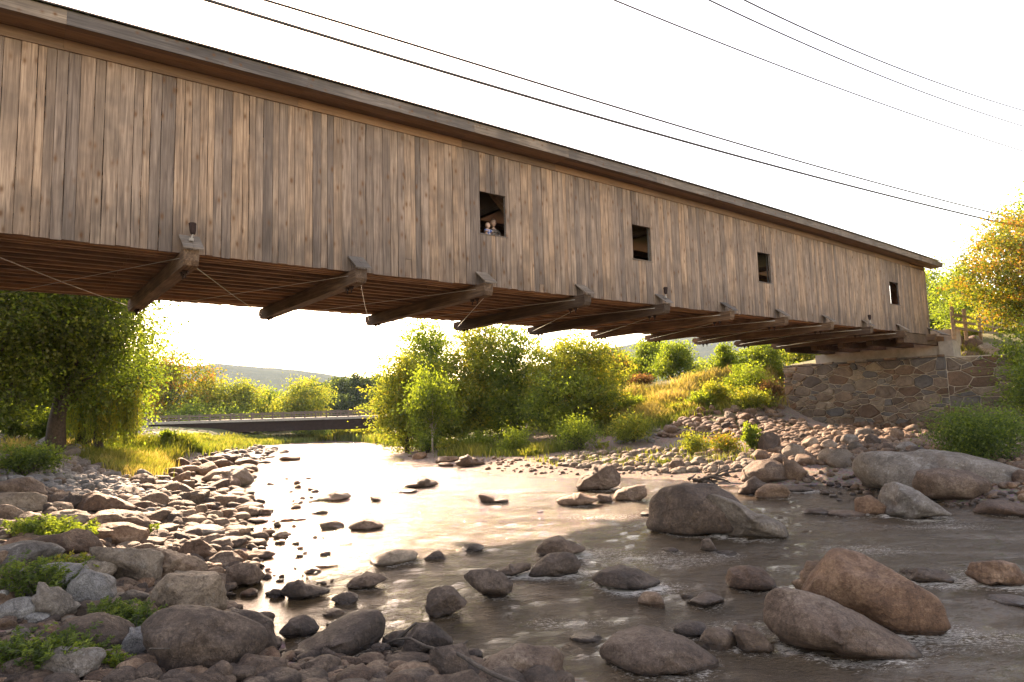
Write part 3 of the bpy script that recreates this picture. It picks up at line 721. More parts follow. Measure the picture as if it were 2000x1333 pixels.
# mortar body
def prism(poly, z0, z1):
    b = MB(); n = len(poly); b.v = [(p[0], p[1], z0) for p in poly]+[(p[0], p[1], z1) for p in poly]
    b.f = [tuple(range(n-1, -1, -1)), tuple(range(n, 2*n))]+[(i, (i+1) % n, (i+1) % n+n, i+n) for i in range(n)]; return b
pl = [B(44.02, 25.73), B(44.02, 15.48), B(45.62, 11.6), B(46.6, 11.9), B(46.8, 16), B(46.8, 25.73)]
prism([(p[0]-AO[0], p[1]-AO[1]) for p in pl][::-1], -.3, AT-.02-AO[2]).build('mortar_core', M['mortar'], ab)
# coping of long flat stones on top, lower stepped footing at the left corner
r = random.Random(3); n_ = 25.75
while n_ > 15.7:
    l = r.uniform(.5, 1.1); l = min(l, n_-15.55); d0 = r.uniform(.02, .07); h = r.uniform(.10, .17)
    m_ = MB(); P_ = [B(44-d0, n_-.015), B(44-d0, n_-l+.015), B(44.9, n_-l+.015), B(44.9, n_-.015)]
    q = prism([(p[0]-P_[0][0], p[1]-P_[0][1]) for p in P_][::-1], 0, h); q.build('coping_stone', M[r.choice(['as_', 'at', 'ag'])], ab, P_[0]+np.array([0, 0, AT+.003])-AO, bevel=.02); n_ -= l
for (sa, sb, na, nb, z0, z1) in ((43.3, 44.0, 25.2, 26.5, .5, 1.35), (43.5, 44.4, 25.85, 26.4, .6, 2.25), (43.0, 43.9, 26.3, 27.3, .5, .95), (43.45, 43.95, 23.9, 25.1, .5, 1.05)):
    P_ = [B(sa, na), B(sb, na), B(sb, nb), B(sa, nb)]
    prism([(p[0]-P_[0][0], p[1]-P_[0][1]) for p in P_], 0, z1-z0).build('footing_stone', M['as_'], ab, P_[0]+np.array([0, 0, z0])-AO, bevel=.05)
# concrete seat with the pale end block
P_ = [B(44.25, 23.5), B(44.25, 15.75), B(46.0, 15.75), B(46.0, 23.5)]
prism([(p[0]-AO[0], p[1]-AO[1]) for p in P_][::-1], AT+.0-AO[2], ZB-.37-AO[2]-.22).build('bridge_seat', M['conc'], ab)
P_ = [B(44.05, 15.85), B(44.05, 15.1), B(45.2, 15.1), B(45.2, 15.85)]
prism([(p[0]-AO[0], p[1]-AO[1]) for p in P_][::-1], AT+.0-AO[2], ZB-.37-AO[2]).build('bridge_seat', M['conc'], ab)
P_ = [B(45.25, 23.6), B(45.25, 15.3), B(46.0, 15.3), B(46.0, 23.6)]
prism([(p[0]-AO[0], p[1]-AO[1]) for p in P_][::-1], ZB-.58-AO[2], ZB+.42-AO[2]).build('back_wall', M['conc'], ab)  # wall added to block light in the gap under the bridge end
# far-left abutment, outside the picture
lC = B(-10.6, 19.4)
la = empty('concrete_abutment', (lC[0], lC[1], 2.0), ROT, 'pale abutment at the left end of the covered bridge', 'abutment')
MB().box(-1.4, 1.3, -4.2, 4.2, -.5, ZB-.52-2.0).build('abutment_body', M['conc'], la, bevel=.05)
MB().box(-1.4, -.2, -4.0, 4.0, ZB-.52-2.0, ZB+.4-2.0).build('back_wall', M['conc'], la)

# ------------------------------------------------------------------ railing behind the bridge end
fr = empty('timber_railing', tuple(B(52, 15.2, 6.5)), ROT, 'weathered timber post and rail fence running from the bridge end past the boulders', 'fence')
FO = np.array([52, 15.2, 6.5]); posts = [44.7, 46.6, 49.0, 51.6, 54.4, 57.4, 60.6]
for i, s in enumerate(posts):
    ht = 1.45 if i < 2 else 1.2
    MB().box(-.085, .085, -.085, .085, 0, ht+.5).build('post', M['fence'], fr, np.array([s, 15.2, 6.5-.35])-FO, bevel=.012)
for a, c in zip(posts[:-1], posts[1:]):
    for z in (.35, .75, 1.12): MB().beam((a, 0, z), (c, 0, z+random.uniform(-.02, .02)), .06, .15).build('rail', M['fence'], fr, np.array([0, 15.08, 6.45])-FO)

# ------------------------------------------------------------------ steel road bridge far upstream
pA = at(262, 815, 97.); pC = at(900, 795, 91.); dv = (pC-pA); LN = float(np.hypot(dv[0], dv[1])); ry = math.atan2(dv[1], dv[0]); drop = float(pC[2]-pA[2])
# rail top runs pA..pC; everything hangs below it
rb = empty('road_bridge', (float(pA[0]), float(pA[1]), float(pA[2])-3.4), ry, 'low brown steel girder road bridge crossing upstream beyond the grass', 'bridge')
def zr(x): return 3.4+drop*x/LN
def rbeam(x0, x1, y0, y1, lo, hi, name, mat):
    b = MB(); v = []
    for x in (x0, x1): v += [(x, y0, zr(x)+lo), (x, y1, zr(x)+lo), (x, y1, zr(x)+hi), (x, y0, zr(x)+hi)]
    b.v = v; b.f = [(0, 1, 2, 3), (7, 6, 5, 4), (0, 4, 5, 1), (1, 5, 6, 2), (2, 6, 7, 3), (3, 7, 4, 0)]; return b.build(name, M[mat], rb)
rbeam(2.4, LN+14, .28, .34, -2.55, -1.18, 'girder', 'steel'); rbeam(2.4, LN+14, .12, .5, -2.6, -2.55, 'girder_flange', 'steel')
for yy in (3.2, 6.2, 8.8): rbeam(2.4, LN+14, yy, yy+.06, -2.55, -1.18, 'girder', 'steel')
rbeam(0, LN+14, -.05, 9.4, -1.18, -.82, 'deck_slab', 'conc')
rbeam(-12, 0, 1.2, 9.4, -1.15, -.84, 'approach_slab', 'conc')
for yy in (.02, 9.2):
    for lo, hi in ((-.30, -.12), (-.62, -.46), (-.16+.12, .04)): rbeam(-12, LN+14, yy-.03, yy+.04, lo, hi, 'rail', 'rail')
    x = -10.5
    while x < LN+13: rbeam(x-.09, x+.09, yy+.05, yy+.2, -.82, .10, 'rail_post', 'rail'); x += 1.58
rbeam(1.0, 2.3, .0, 9.3, -5.6, -1.19, 'abutment_wall', 'conc')
b = MB(); v = [(1.0, -.1, -6.0), (1.0, -.1, -1.2), (-1.0, -.1, -1.2), (-4.2, -.1, -4.2), (-4.2, -.1, -6.0)]
v = [(x, y+k, z+zr(0)+.003) for k in (0, .5) for x, y, z in v]; b.v = v; b.f = [(4, 3, 2, 1, 0), (5, 6, 7, 8, 9)]+[(i, (i+1) % 5, (i+1) % 5+5, i+5) for i in range(5)]
b.build('wing_wall', M['conc'], rb)

# ------------------------------------------------------------------ overhead lines
def cable(pts, Y0, Y1, rad, label):
    """pts: the line's course as sighted; spans at steadily growing distance"""
    n = len(pts); P_ = []
    xs = [p[0] for p in pts]
    q = np.polyfit(xs, [p[1] for p in pts], 3 if n > 4 else 2)
    X = np.linspace(xs[0], xs[-1], 40)
    for x in X:
        t = (x-X[0])/(X[-1]-X[0]); inv = (1-t)/Y0+t/Y1; P_.append(at(x, float(np.polyval(q, x)), 1/inv))
    d0 = P_[0]-P_[1]; d1 = P_[-1]-P_[-2]; P_ = [P_[0]+d0/np.linalg.norm(d0)*25+np.array([0, 0, .8])]+P_+[P_[-1]+d1/np.linalg.norm(d1)*20+np.array([0, 0, 1.2])]   # the span goes on beyond the picture
    mid = P_[20]; b = MB().tube([p-mid for p in P_], rad, 6)
    o = b.build('overhead_cable', M['cable'], None, mid, smooth=True); tag(o, label, 'cable', None)
    return o
cable([(380, -8), (600, 61), (810, 126), (1000, 180), (1190, 233), (1300, 265), (1475, 313), (1650, 362), (1825, 407), (2010, 449), (2100, 466)], 19, 52, .052, 'lowest and thickest of the black overhead cables above the bridge roof')
cable([(380, -40), (600, 25), (860, 105), (1000, 147), (1300, 240), (1475, 288), (1650, 339), (1825, 390), (2010, 435), (2100, 452)], 20, 52, .042, 'thinner black cable just above the thickest one')
cable([(740, -38), (850, 0), (1100, 84), (1300, 158), (1475, 214), (1650, 272), (1825, 325), (2010, 378), (2100, 400)], 26, 58, .02, 'faint hair-thin wire between the black cables and the three upper wires')
cable([(1100, -42), (1195, 0), (1300, 42), (1475, 109), (1650, 177), (1825, 239), (2010, 300), (2100, 326)], 26, 58, .036, 'lowest of the three thin upper wires')
cable([(1290, -45), (1385, 0), (1475, 42), (1650, 121), (1825, 188), (2010, 250), (2100, 276)], 26, 58, .036, 'middle one of the three thin upper wires')
cable([(1370, -42), (1453, 0), (1550, 46), (1650, 91), (1825, 160), (2010, 219), (2100, 244)], 26, 58, .036, 'topmost wire crossing the upper right corner of the sky')

# ------------------------------------------------------------------ picnic shelter on the far bank
g = at(1204, 742, 66.); gz = float(height(g[0], g[1]))
sh = empty('picnic_shelter', (g[0], g[1], gz), .5, 'small gabled wooden shelter peeking out behind the round tree', 'shelter')
rz = g[2]-gz
for x, y in ((-1.2, -1.2), (1.2, -1.2), (1.2, 1.2), (-1.2, 1.2)): MB().box(x-.09, x+.09, y-.09, y+.09, 0, max(rz-.6, .8)).build('post', M['fence'], sh)
for sg in (-1, 1):
    b = MB(); zt = max(rz, 1.4); v = [(-1.8, 0, zt+.25), (1.8, 0, zt+.25), (1.8, sg*1.8, zt-.62), (-1.8, sg*1.8, zt-.62)]; v += [(x, y, z+.08) for x, y, z in v]; b.v = v
    b.f = [(0, 1, 2, 3), (7, 6, 5, 4), (0, 4, 5, 1), (1, 5, 6, 2), (2, 6, 7, 3), (3, 7, 4, 0)]; b.build('roof', M['fence'], sh)

# ------------------------------------------------------------------ rocks
_ico = {}
def ico(l):
    if l not in _ico:
        bm = bmesh.new(); bmesh.ops.create_icosphere(bm, subdivisions=l, radius=1)
        v = np.array([x.co[:] for x in bm.verts]); f = np.array([[q.index for q in p.verts] for p in bm.faces]); bm.free(); _ico[l] = (v/np.linalg.norm(v, axis=1)[:, None], f)
    return _ico[l]
def rock_shape(level, seed, ang=.5, rough=.5):
    """unit-box boulder: a soft convex body cut by random planes, then worn"""
    v, f = ico(level); r = np.random.default_rng(seed)
    k = 9 if ang > .6 else 13
    n = r.normal(size=(k, 3)); n /= np.linalg.norm(n, axis=1)[:, None]; d = r.uniform(.62, 1.0, k) if ang > .4 else r.uniform(.8, 1.0, k)
    p = 9+60*ang**2
    q = np.maximum(v@n.T, 0)/d[None]
    s = (np.sum(q**p, axis=1)+(1/1.12)**p)**(-1/p)
    x = v*s[:, None]
    x = (x-(x.max(0)+x.min(0))/2)/((x.max(0)-x.min(0))/2)
    o = seed*3.7
    e = (.10*fbm(v*1.3+o, 3, seed)+.05*(1-2*np.abs(vnoise(v*3.1+o, seed+5)))*rough+.045*rough*fbm(v*6+o, 4, seed+9))
    stp = vnoise(v*np.array([1.2, 1.2, 4.5])+o, seed+3); e = e-.06*rough*(.5+ang)*sstep(.12, .22, stp)
    x = x*(1+e[:, None])
    x = (x-(x.max(0)+x.min(0))/2)/((x.max(0)-x.min(0))/2)
    return x, f
RK = {'b': 'rb', 'd': 'rd', 'g': 'rg', 't': 'rt', 'r': 'rr', 'l': 'rl'}
NAMES = {'b': 'brown', 'd': 'dark', 'g': 'grey', 't': 'tan', 'r': 'rust brown', 'l': 'lichen grey'}
BOX = []
rock_n = 0
def rock(x0, x1, yt, yb, tone='b', ang=.35, outl=None, label=None, group=None, lvl=None, seed=None, bury=.3, dep=.8):
    global rock_n
    rock_n += 1; seed = seed or rock_n*7+3
    fx = (x0+x1)/2; foot = hit(fx, min(yb, 1600)); Y = foot[1]; d0 = ray(fx, yb)
    wd = (x1-x0)/F*Y*1.0; D = wd*dep
    az = math.atan2(foot[0], foot[1]); back = np.array([math.sin(az), math.cos(az)])
    c = foot[:2]+back*D*.42
    Yc = c[1]; rr = ray(fx, yt); top = CAMZ+rr[2]/rr[1]*Yc
    gz = foot[2]; h = max(top-gz, .13*wd); below = h*bury+.04*wd
    wd *= Yc/Y
    lv = lvl or (5 if (x1-x0) > 75 else 4 if (x1-x0) > 22 else 3)
    x, f = rock_shape(lv, seed, ang)
    if outl is not None:
        # match the outline seen side-on: radial profile about its centre, in metres
        cy_ = yb-(yb-yt)*.42; P_ = []
        for (a, b_) in outl:
            P_.append(((a-fx)/F*Yc, -(b_-cy_)/F*Yc))
        zc = gz+(top-gz)*.42; P_ = np.array(P_); th = np.arctan2(P_[:, 1], P_[:, 0]); o_ = np.argsort(th); th = th[o_]; rad = np.hypot(P_[:, 0], P_[:, 1])[o_]
        TH = np.linspace(-math.pi, math.pi, 181)
        # straight lines between outline points
        PX = P_[o_]; R_ = np.zeros(181)
        for i, t in enumerate(TH):
            j = np.searchsorted(th, t) % len(th); a = PX[j-1]; b_ = PX[j]; e = b_-a; dr = np.array([math.cos(t), math.sin(t)])
            den = dr[0]*e[1]-dr[1]*e[0]
            R_[i] = abs((a[0]*e[1]-a[1]*e[0])/den) if abs(den) > 1e-6 else np.hypot(*a)
        R_ = np.clip(R_, rad.min()*.6, rad.max()*1.05)
        R_ = np.convolve(np.r_[R_[-3:-1], R_, R_[1:3]], [.1, .2, .4, .2, .1], 'valid')
        low = np.sin(TH) < -.2; R_ = np.where(low, R_*1.06, R_)
        a = np.arctan2(x[:, 2], x[:, 0]); rx = np.hypot(x[:, 0], x[:, 2]); cr = rx
        Sm = np.zeros(72); bi = ((a+math.pi)/(2*math.pi)*72).astype(int) % 72; np.maximum.at(Sm, bi, cr)
        Sm = np.maximum(Sm, .3); Sm = (np.roll(Sm, 1)+2*Sm+np.roll(Sm, -1))/4
        sa = np.interp(a, -math.pi+(np.arange(72)+.5)*2*math.pi/72, Sm, period=2*math.pi)
        ra = np.interp(a, TH, R_); k = ra/sa
        v = np.stack([x[:, 0]*k, x[:, 1]*D/2, x[:, 2]*k], 1); cz = zc
    else:
        v = x*np.array([wd/2, D/2, (h+below)/2]); cz = gz+h-(h+below)/2
    ca, sa = math.cos(-az), math.sin(-az)
    v = np.stack([v[:, 0]*ca-v[:, 1]*sa, v[:, 0]*sa+v[:, 1]*ca, v[:, 2]], 1)
    if group:
        pass
    base = v[:, 2].min(); v[:, 2] -= base
    o = link('rock', np_mesh('rock', v, f, M[RK[tone]], True), None, (c[0], c[1], cz+base))
    BOX.append((x0, x1, yt, yb)); o['_b'] = 1
    o['category'] = 'rock'
    HR.append(dict(o=o, x=fx, y=(yt+yb)/2, w=x1-x0, h=yb-yt, tone=tone, label=label, wet=foot[2] <= W(foot[1])+.03, yb=yb, ang=ang, rad=wd*.42))
    return o
HR = []
def z6(l): return [(a/2.857, 867+b/2.857) for a, b in l]
def r6(x0, x1, yt, yb, tone='b', ang=.35, outl=None, label=None, **k):
    return rock(x0/2.857, x1/2.857, 867+yt/2.857, 867+yb/2.857, tone, ang, z6(outl) if outl else None, label, **k)
def z7(l): return [(650+a/2.857, 867+b/2.857) for a, b in l]
def r7(x0, x1, yt, yb, tone='b', ang=.35, outl=None, label=None, **k):
    return rock(650+x0/2.857, 650+x1/2.857, 867+yt/2.857, 867+yb/2.857, tone, ang, z7(outl) if outl else None, label, **k)
def z8(l): return [(1300+a/2.41, 780+b/2.41) for a, b in l]
def r8(x0, x1, yt, yb, tone='b', ang=.35, outl=None, label=None, **k):
    return rock(1300+x0/2.41, 1300+x1/2.41, 780+yt/2.41, 780+yb/2.41, tone, ang, z8(outl) if outl else None, label, **k)
def zb(l): return [(a/4.937, 780+b/4.937) for a, b in l]
def rB(x0, x1, yt, yb, tone='g', ang=.8, outl=None, label=None, **k):
    return rock(x0/4.937, x1/4.937, 780+yt/4.937, 780+yb/4.937, tone, ang, zb(outl) if outl else None, label, **k)

# --- left bank and near bottom
r6(820, 1465, 950, 1290, 'd', .3, [(825, 1030), (900, 968), (1000, 950), (1160, 960), (1290, 1010), (1420, 1090), (1468, 1150), (1440, 1210), (1350, 1250), (1200, 1290), (980, 1290), (880, 1200)], 'huge smooth dark brown boulder at the bottom left, widest of the left bank')
r6(825, 1238, 750, 985, 't', .75, [(825, 900), (885, 800), (940, 752), (1060, 760), (1205, 770), (1238, 880), (1225, 972), (1100, 955), (920, 945)], 'blocky tan boulder with a dark crack, at the edge of the still pool')
r6(895, 1112, 686, 800, 't', .75, [(895, 790), (985, 688), (1040, 710), (1112, 765), (1060, 800)], 'pale pointed rock behind the cracked blocky boulder')
r6(520, 890, 560, 785, 't', .8, [(520, 560), (700, 592), (830, 622), (888, 660), (860, 785), (660, 785), (630, 700), (560, 650)], 'long angular slab with a sunlit flat top on the left bank')
r6(770, 1142, 588, 785, 'b', .6, [(772, 600), (860, 590), (960, 620), (1090, 670), (1142, 720), (1120, 765), (880, 785), (840, 700)], 'brown sloping boulder joined to the right side of the sunlit slab')
r6(372, 622, 710, 920, 'g', .8, [(372, 860), (400, 775), (470, 712), (580, 760), (622, 800), (618, 880), (520, 920), (420, 905)], 'grey faceted granite boulder in the lower left')
r6(85, 460, 686, 880, 'g', .6, [(85, 780), (130, 700), (250, 686), (440, 712), (460, 760), (380, 850), (120, 870)], 'broad grey granite boulder half hidden by weeds')
r6(438, 652, 628, 775, 't', .25, None, 'pale rounded boulder in shade above the grey faceted one')
r6(190, 542, 505, 650, 'd', .5, [(190, 545), (260, 512), (400, 505), (480, 530), (542, 600), (540, 645), (300, 660)], 'dark grey boulder below the sunlit bush')
r6(195, 395, 815, 992, 'l', .25, [(195, 860), (260, 815), (320, 820), (380, 880), (395, 960), (360, 992), (280, 985), (230, 920)], 'rounded boulder with fine pale stripes in the lower left')
r6(-30, 212, 860, 1002, 'g', .3, None, 'smooth grey boulder cut by the left edge of the picture, beside the striped one')
r6(112, 272, 938, 1012, 'g', .4, None, 'small grey stone in front of the striped boulder')
r6(485, 815, 452, 572, 'r', .7, [(485, 545), (520, 470), (600, 452), (700, 455), (815, 505), (800, 560), (640, 575)], 'rust brown boulder with a bleached sunny top')
r6(508, 815, 382, 500, 'b', .6, [(508, 420), (560, 388), (680, 382), (770, 400), (815, 450), (812, 500), (700, 470), (530, 470)], 'flat topped brown boulder with a shaded dark front')
r6(440, 745, 270, 400, 'r', .6, [(440, 370), (480, 290), (540, 270), (640, 310), (745, 380), (640, 400)], 'rusty boulder with a smooth sunlit slope')
r6(-20, 232, 195, 300, 'b', .5, [(-20, 220), (60, 200), (150, 195), (215, 240), (232, 300), (60, 300)], 'long brown boulder at the left edge under the riprap')
r6(-20, 232, 275, 395, 't', .4, [(-20, 285), (60, 275), (180, 285), (232, 310), (228, 390), (0, 395)], 'tan square shouldered boulder at the left edge, lit from behind')
r6(225, 395, 322, 385, 't', .4); r6(250, 490, 368, 470, 't', .4, None, 'tan boulder directly behind the sunlit bush')
r6(-20, 120, 332, 435, 'b', .5); r6(342, 487, 280, 372, 'd', .9, [(342, 320), (400, 282), (487, 300), (440, 372), (380, 360)], 'dark wedge shaped stone on the left bank')
r6(935, 1162, 264, 348, 'd', .5, [(935, 335), (1010, 280), (1090, 264), (1162, 275), (1155, 330), (1080, 348)], 'grey brown boulder just behind the pebbly waterline, round shouldered')
r6(1128, 1410, 133, 240, 't', .45, [(1128, 200), (1190, 150), (1290, 133), (1360, 140), (1410, 210), (1380, 240), (1200, 225)], 'long pale sunlit boulder at the far left waterline')
r6(1245, 1470, 673, 808, 'b', .35, [(1245, 760), (1270, 700), (1340, 675), (1420, 685), (1470, 760), (1440, 795), (1330, 808), (1260, 795)], 'round sunlit boulder standing at the rim of the calm pool')
r6(985, 1200, 528, 658, 'r', .8, [(985, 620), (1040, 550), (1110, 530), (1150, 570), (1200, 625), (1170, 655), (1060, 658)], 'angular rusty orange boulder among the left bank stones')
r6(1155, 1350, 598, 705, 'b', .7); r6(1030, 1245, 455, 527, 'l', .4, None, 'pale speckled boulder amid brown cobbles'); r6(915, 1040, 490, 547, 'b', .4); r6(860, 985, 443, 503, 'r', .5); r6(980, 1062, 410, 457, 'b', .6)
r6(1105, 1188, 410, 457, 'b', .5); r6(1180, 1278, 415, 465, 'b', .35); r6(1240, 1348, 445, 497, 'b', .4); r6(1160, 1298, 530, 592, 'b', .4); r6(1200, 1372, 520, 582, 'd', .4)
r6(938, 1072, 370, 417, 'b', .3); r6(998, 1082, 203, 265, 'b', .5); r6(1080, 1138, 650, 697, 'd', .5); r6(1138, 1248, 690, 782, 'r', .4); r6(1080, 1155, 340, 395, 'b', .4)
r6(680, 828, 815, 905, 't', .5); r6(668, 812, 888, 960, 'b', .4); r6(1070, 1130, 395, 440, 'b', .4); r6(860, 920, 355, 415, 'r', .4); r6(1130, 1210, 365, 400, 'b', .5); r6(1210, 1290, 360, 395, 'b', .5)
r6(720, 870, 320, 385, 'r', .5); r6(760, 860, 290, 335, 'b', .4); r6(700, 790, 300, 350, 't', .4); r6(770, 920, 520, 600, 'r', .8); r6(640, 770, 545, 600, 't', .5); r6(920, 1010, 560, 610, 't', .5)
r6(1230, 1522, 950, 1175, 'd', .4, [(1230, 965), (1330, 950), (1430, 975), (1510, 1030), (1522, 1130), (1515, 1180), (1470, 1160), (1300, 1060)], 'dark boulder at the pool edge right of the huge smooth one')
r6(1405, 1530, 936, 1022, 'd', .6)
rock(541, 750, 1219, 1290, 'd', .45, [(541, 1284), (600, 1262), (648, 1240), (700, 1223), (738, 1219), (750, 1245), (742, 1270), (715, 1290), (600, 1296)], 'broad dark boulder at the bottom rising to the right beside the pool')
r6(1562, 1778, 978, 1092, 'd', .25, [(1562, 1050), (1620, 990), (1690, 978), (1745, 1005), (1778, 1045), (1720, 1090), (1630, 1092)], 'dark dome shaped rock alone in the bright pool')
r6(1610, 1812, 778, 872, 'd', .4, [(1610, 850), (1618, 785), (1670, 778), (1720, 800), (1812, 845), (1750, 868), (1650, 875)], 'dark rock in the pool with a peaked left end')
r6(1335, 1470, 325, 380, 'b', .4, None, 'rounded rock at the head of a little chain of stones in bright water'); r6(1452, 1516, 360, 402, 'd', .4); r6(1380, 1497, 413, 446, 'd', .3); r6(1525, 1570, 430, 467, 'd', .5); r6(1560, 1640, 412, 438, 'b', .4); r6(1783, 1920, 428, 482, 'd', .5)
r6(1393, 1497, 488, 543, 'd', .35); r6(1522, 1612, 488, 530, 'd', .35); r6(1460, 1535, 475, 515, 'd', .4); r6(1725, 1965, 262, 325, 't', .3, [(1725, 322), (1790, 290), (1870, 264), (1930, 280), (1965, 312), (1880, 326)], 'low pale humped rock in the glittering water left of midstream')
r6(1735, 1808, 370, 397, 'd', .3); r6(1695, 1792, 688, 727, 'd', .5); r6(1757, 1882, 665, 692, 'b', .3); r6(1503, 1592, 808, 867, 'd', .6); r6(1852, 1998, 832, 898, 'd', .7); r6(1883, 1967, 547, 567, 'd', .3); r6(1803, 1922, 918, 972, 'b', .35)
r6(1820, 1906, 984, 1022, 'd', .6); r6(1367, 1537, 590, 648, 'd', .3, None, 'long smooth dark stone lying at the pool shore'); r6(1638, 1712, 412, 431, 'd', .4); r6(1615, 1680, 340, 368, 'd', .5); r6(1640, 1690, 318, 338, 'd', .5)
r6(1075, 1177, 82, 132, 'd', .4, [(1075, 128), (1085, 95), (1130, 82), (1177, 110), (1165, 132)], 'round headed dark rock by the far left shallows'); r6(1188, 1285, 60, 112, 'd', .35); r6(1318, 1437, 83, 127, 'd', .3); r6(1318, 1437, 113, 155, 'b', .3); r6(1560, 1675, 65, 97, 'b', .3); r6(1160, 1220, 48, 76, 'd', .3); r6(1435, 1510, 90, 112, 'd', .3)
r6(1500, 1560, 820, 850, 'b', .5); r6(1345, 1440, 805, 858, 'b', .5); r6(1230, 1315, 820, 870, 'd', .5); r6(1395, 1480, 660, 705, 'd', .5); r6(1290, 1380, 590, 665, 'b', .4)
# bottom row
r6(225, 558, 1165, 1345, 'l', .6, [(225, 1290), (290, 1180), (340, 1165), (540, 1210), (558, 1245), (500, 1330), (260, 1350)], 'grey brown angular boulder on the bottom edge at left'); r6(550, 647, 1148, 1235, 'l', .3); r6(668, 860, 1043, 1180, 'g', .9, [(668, 1170), (700, 1090), (740, 1050), (830, 1043), (860, 1100), (840, 1160), (740, 1180)], 'light grey jagged stone left of the huge smooth boulder'); r6(330, 715, 958, 1170, 'd', .5, None, 'dark boulder under the hanging weeds')
r6(645, 822, 1203, 1325, 'b', .3); r6(700, 880, 1173, 1285, 'd', .35); r6(1333, 1597, 1173, 1330, 'd', .5, None, 'squat dark rock on the bottom edge in front of the huge boulder'); r6(1650, 1797, 1155, 1227, 'd', .3); r6(1663, 1902, 1188, 1325, 'd', .4); r6(1588, 1712, 1228, 1315, 'b', .35); r6(480, 652, 1263, 1350, 'r', .3); r6(1320, 1432, 1158, 1232, 't', .4)
r6(735, 892, 1228, 1350, 'd', .3); r6(890, 1022, 1263, 1350, 'd', .3); r6(1158, 1242, 1253, 1310, 'r', .3); r6(1815, 1952, 1268, 1350, 'b', .3); r6(1883, 2000, 1183, 1262, 'd', .35); r6(1122, 1255, 1300, 1350, 'r', .3); r6(1020, 1140, 1285, 1350, 'b', .3); r6(1600, 1720, 1150, 1215, 'd', .3); r6(1240, 1345, 1230, 1310, 'd', .3); r6(570, 680, 1190, 1260, 'b', .3)
r6(390, 520, 880, 975, 'd', .3); r6(750, 820, 775, 830, 'd', .5); r6(-20, 45, 815, 895, 'g', .4); r6(-30, 320, 545, 690, 'l', .4, None, 'big pale grey boulder behind the shaded weeds at the left edge'); r6(-20, 30, 1150, 1300, 'b', .3); r6(30, 250, 1180, 1345, 'd', .4)
# --- middle stream
r7(1365, 1612, 125, 265, 'b', .55, [(1365, 230), (1378, 190), (1440, 158), (1458, 128), (1560, 127), (1590, 165), (1612, 195), (1600, 228), (1550, 250), (1470, 265), (1380, 262)], 'tall boulder in front of the sand bar with a vertical split at its right')
r7(1258, 1467, 276, 353, 'b', .4, [(1258, 335), (1300, 305), (1380, 278), (1440, 300), (1467, 330), (1400, 350), (1300, 353)], 'low sloping rock, left one of three in a row before the tall split boulder'); r7(1470, 1567, 278, 337, 'd', .7, None, 'small blocky rock wedged between two larger ones in the row'); r7(1565, 1756, 234, 328, 'b', .4, [(1565, 300), (1590, 268), (1700, 236), (1745, 240), (1756, 290), (1690, 322), (1580, 328)], 'rounded rock rising to the right, right one of the row of three')
r7(828, 988, 288, 337, 'd', .8, [(828, 335), (835, 290), (870, 292), (920, 308), (988, 318), (950, 337)], 'small wedge rock with an upright left end in midstream'); r7(433, 587, 214, 248, 'd', .5, [(433, 245), (440, 225), (575, 215), (587, 240)], 'low flat slab shaped rock far out in the stream'); r7(368, 477, 252, 280, 'd', .4); r7(208, 275, 294, 330, 'd', .8, [(208, 296), (240, 300), (275, 328), (230, 331)], 'small dark wedge in the glitter with its tip up')
r7(108, 282, 420, 490, 'b', .4, [(108, 480), (130, 445), (190, 422), (240, 440), (282, 470), (200, 490)], 'humped brown rock left of midstream with bright water round it'); r7(255, 312, 496, 514, 'd', .3); r7(198, 488, 610, 683, 't', .3, [(198, 672), (250, 630), (340, 611), (450, 630), (488, 655), (340, 683)], 'flat tan dome of rock in the bright centre of the river'); r7(510, 632, 598, 656, 'd', .5); r7(718, 848, 558, 612, 'd', .5, None, 'ragged dark rock breaking the riffle'); r7(72, 307, 736, 817, 'b', .3, [(72, 805), (110, 765), (190, 738), (270, 755), (307, 785), (200, 812)], 'smooth long low rock above the ragged shoreline of the bottom')
r7(1138, 1422, 533, 642, 'b', .3, [(1138, 640), (1145, 585), (1200, 540), (1270, 534), (1350, 565), (1422, 605), (1300, 625), (1200, 642)], 'rounded sunlit boulder in the riffle at the centre right'); r7(1096, 1388, 623, 756, 'd', .35, [(1096, 730), (1130, 690), (1200, 640), (1290, 623), (1350, 635), (1388, 690), (1360, 730), (1240, 756), (1130, 750)], 'long smooth boulder just below the sunlit rounded one'); r7(903, 1114, 674, 750, 'd', .7, [(903, 735), (960, 705), (1080, 676), (1114, 690), (1050, 730), (960, 750)], 'narrow slab of rock slanting up to the right beside the angular boulder')
r7(736, 1007, 712, 880, 'd', .85, [(736, 745), (775, 714), (880, 716), (950, 742), (1007, 800), (990, 840), (930, 875), (840, 860), (775, 805)], 'sharp cornered dark boulder in midstream with flat faces'); r7(521, 752, 820, 975, 'd', .7, [(521, 920), (535, 850), (570, 824), (668, 820), (710, 865), (752, 905), (650, 955), (560, 975)], 'black faceted rock standing in the lower centre of the river'); r7(1443, 1838, 711, 830, 'd', .6, [(1443, 765), (1500, 720), (1600, 711), (1700, 720), (1790, 770), (1838, 790), (1760, 828), (1600, 800), (1500, 785)], 'long flat dark rock awash right of centre'); r7(1706, 1851, 824, 918, 'b', .5, None, 'small rock tucked under the right end of the long flat one')
r7(1325, 1502, 1060, 1117, 'd', .3); rock(1177, 1400, 1256, 1327, 'b', .25, [(1177, 1290), (1200, 1268), (1255, 1256), (1310, 1262), (1350, 1275), (1400, 1305), (1390, 1330), (1250, 1328), (1185, 1310)], 'wide low humped boulder on the bottom edge right of centre', bury=.5)
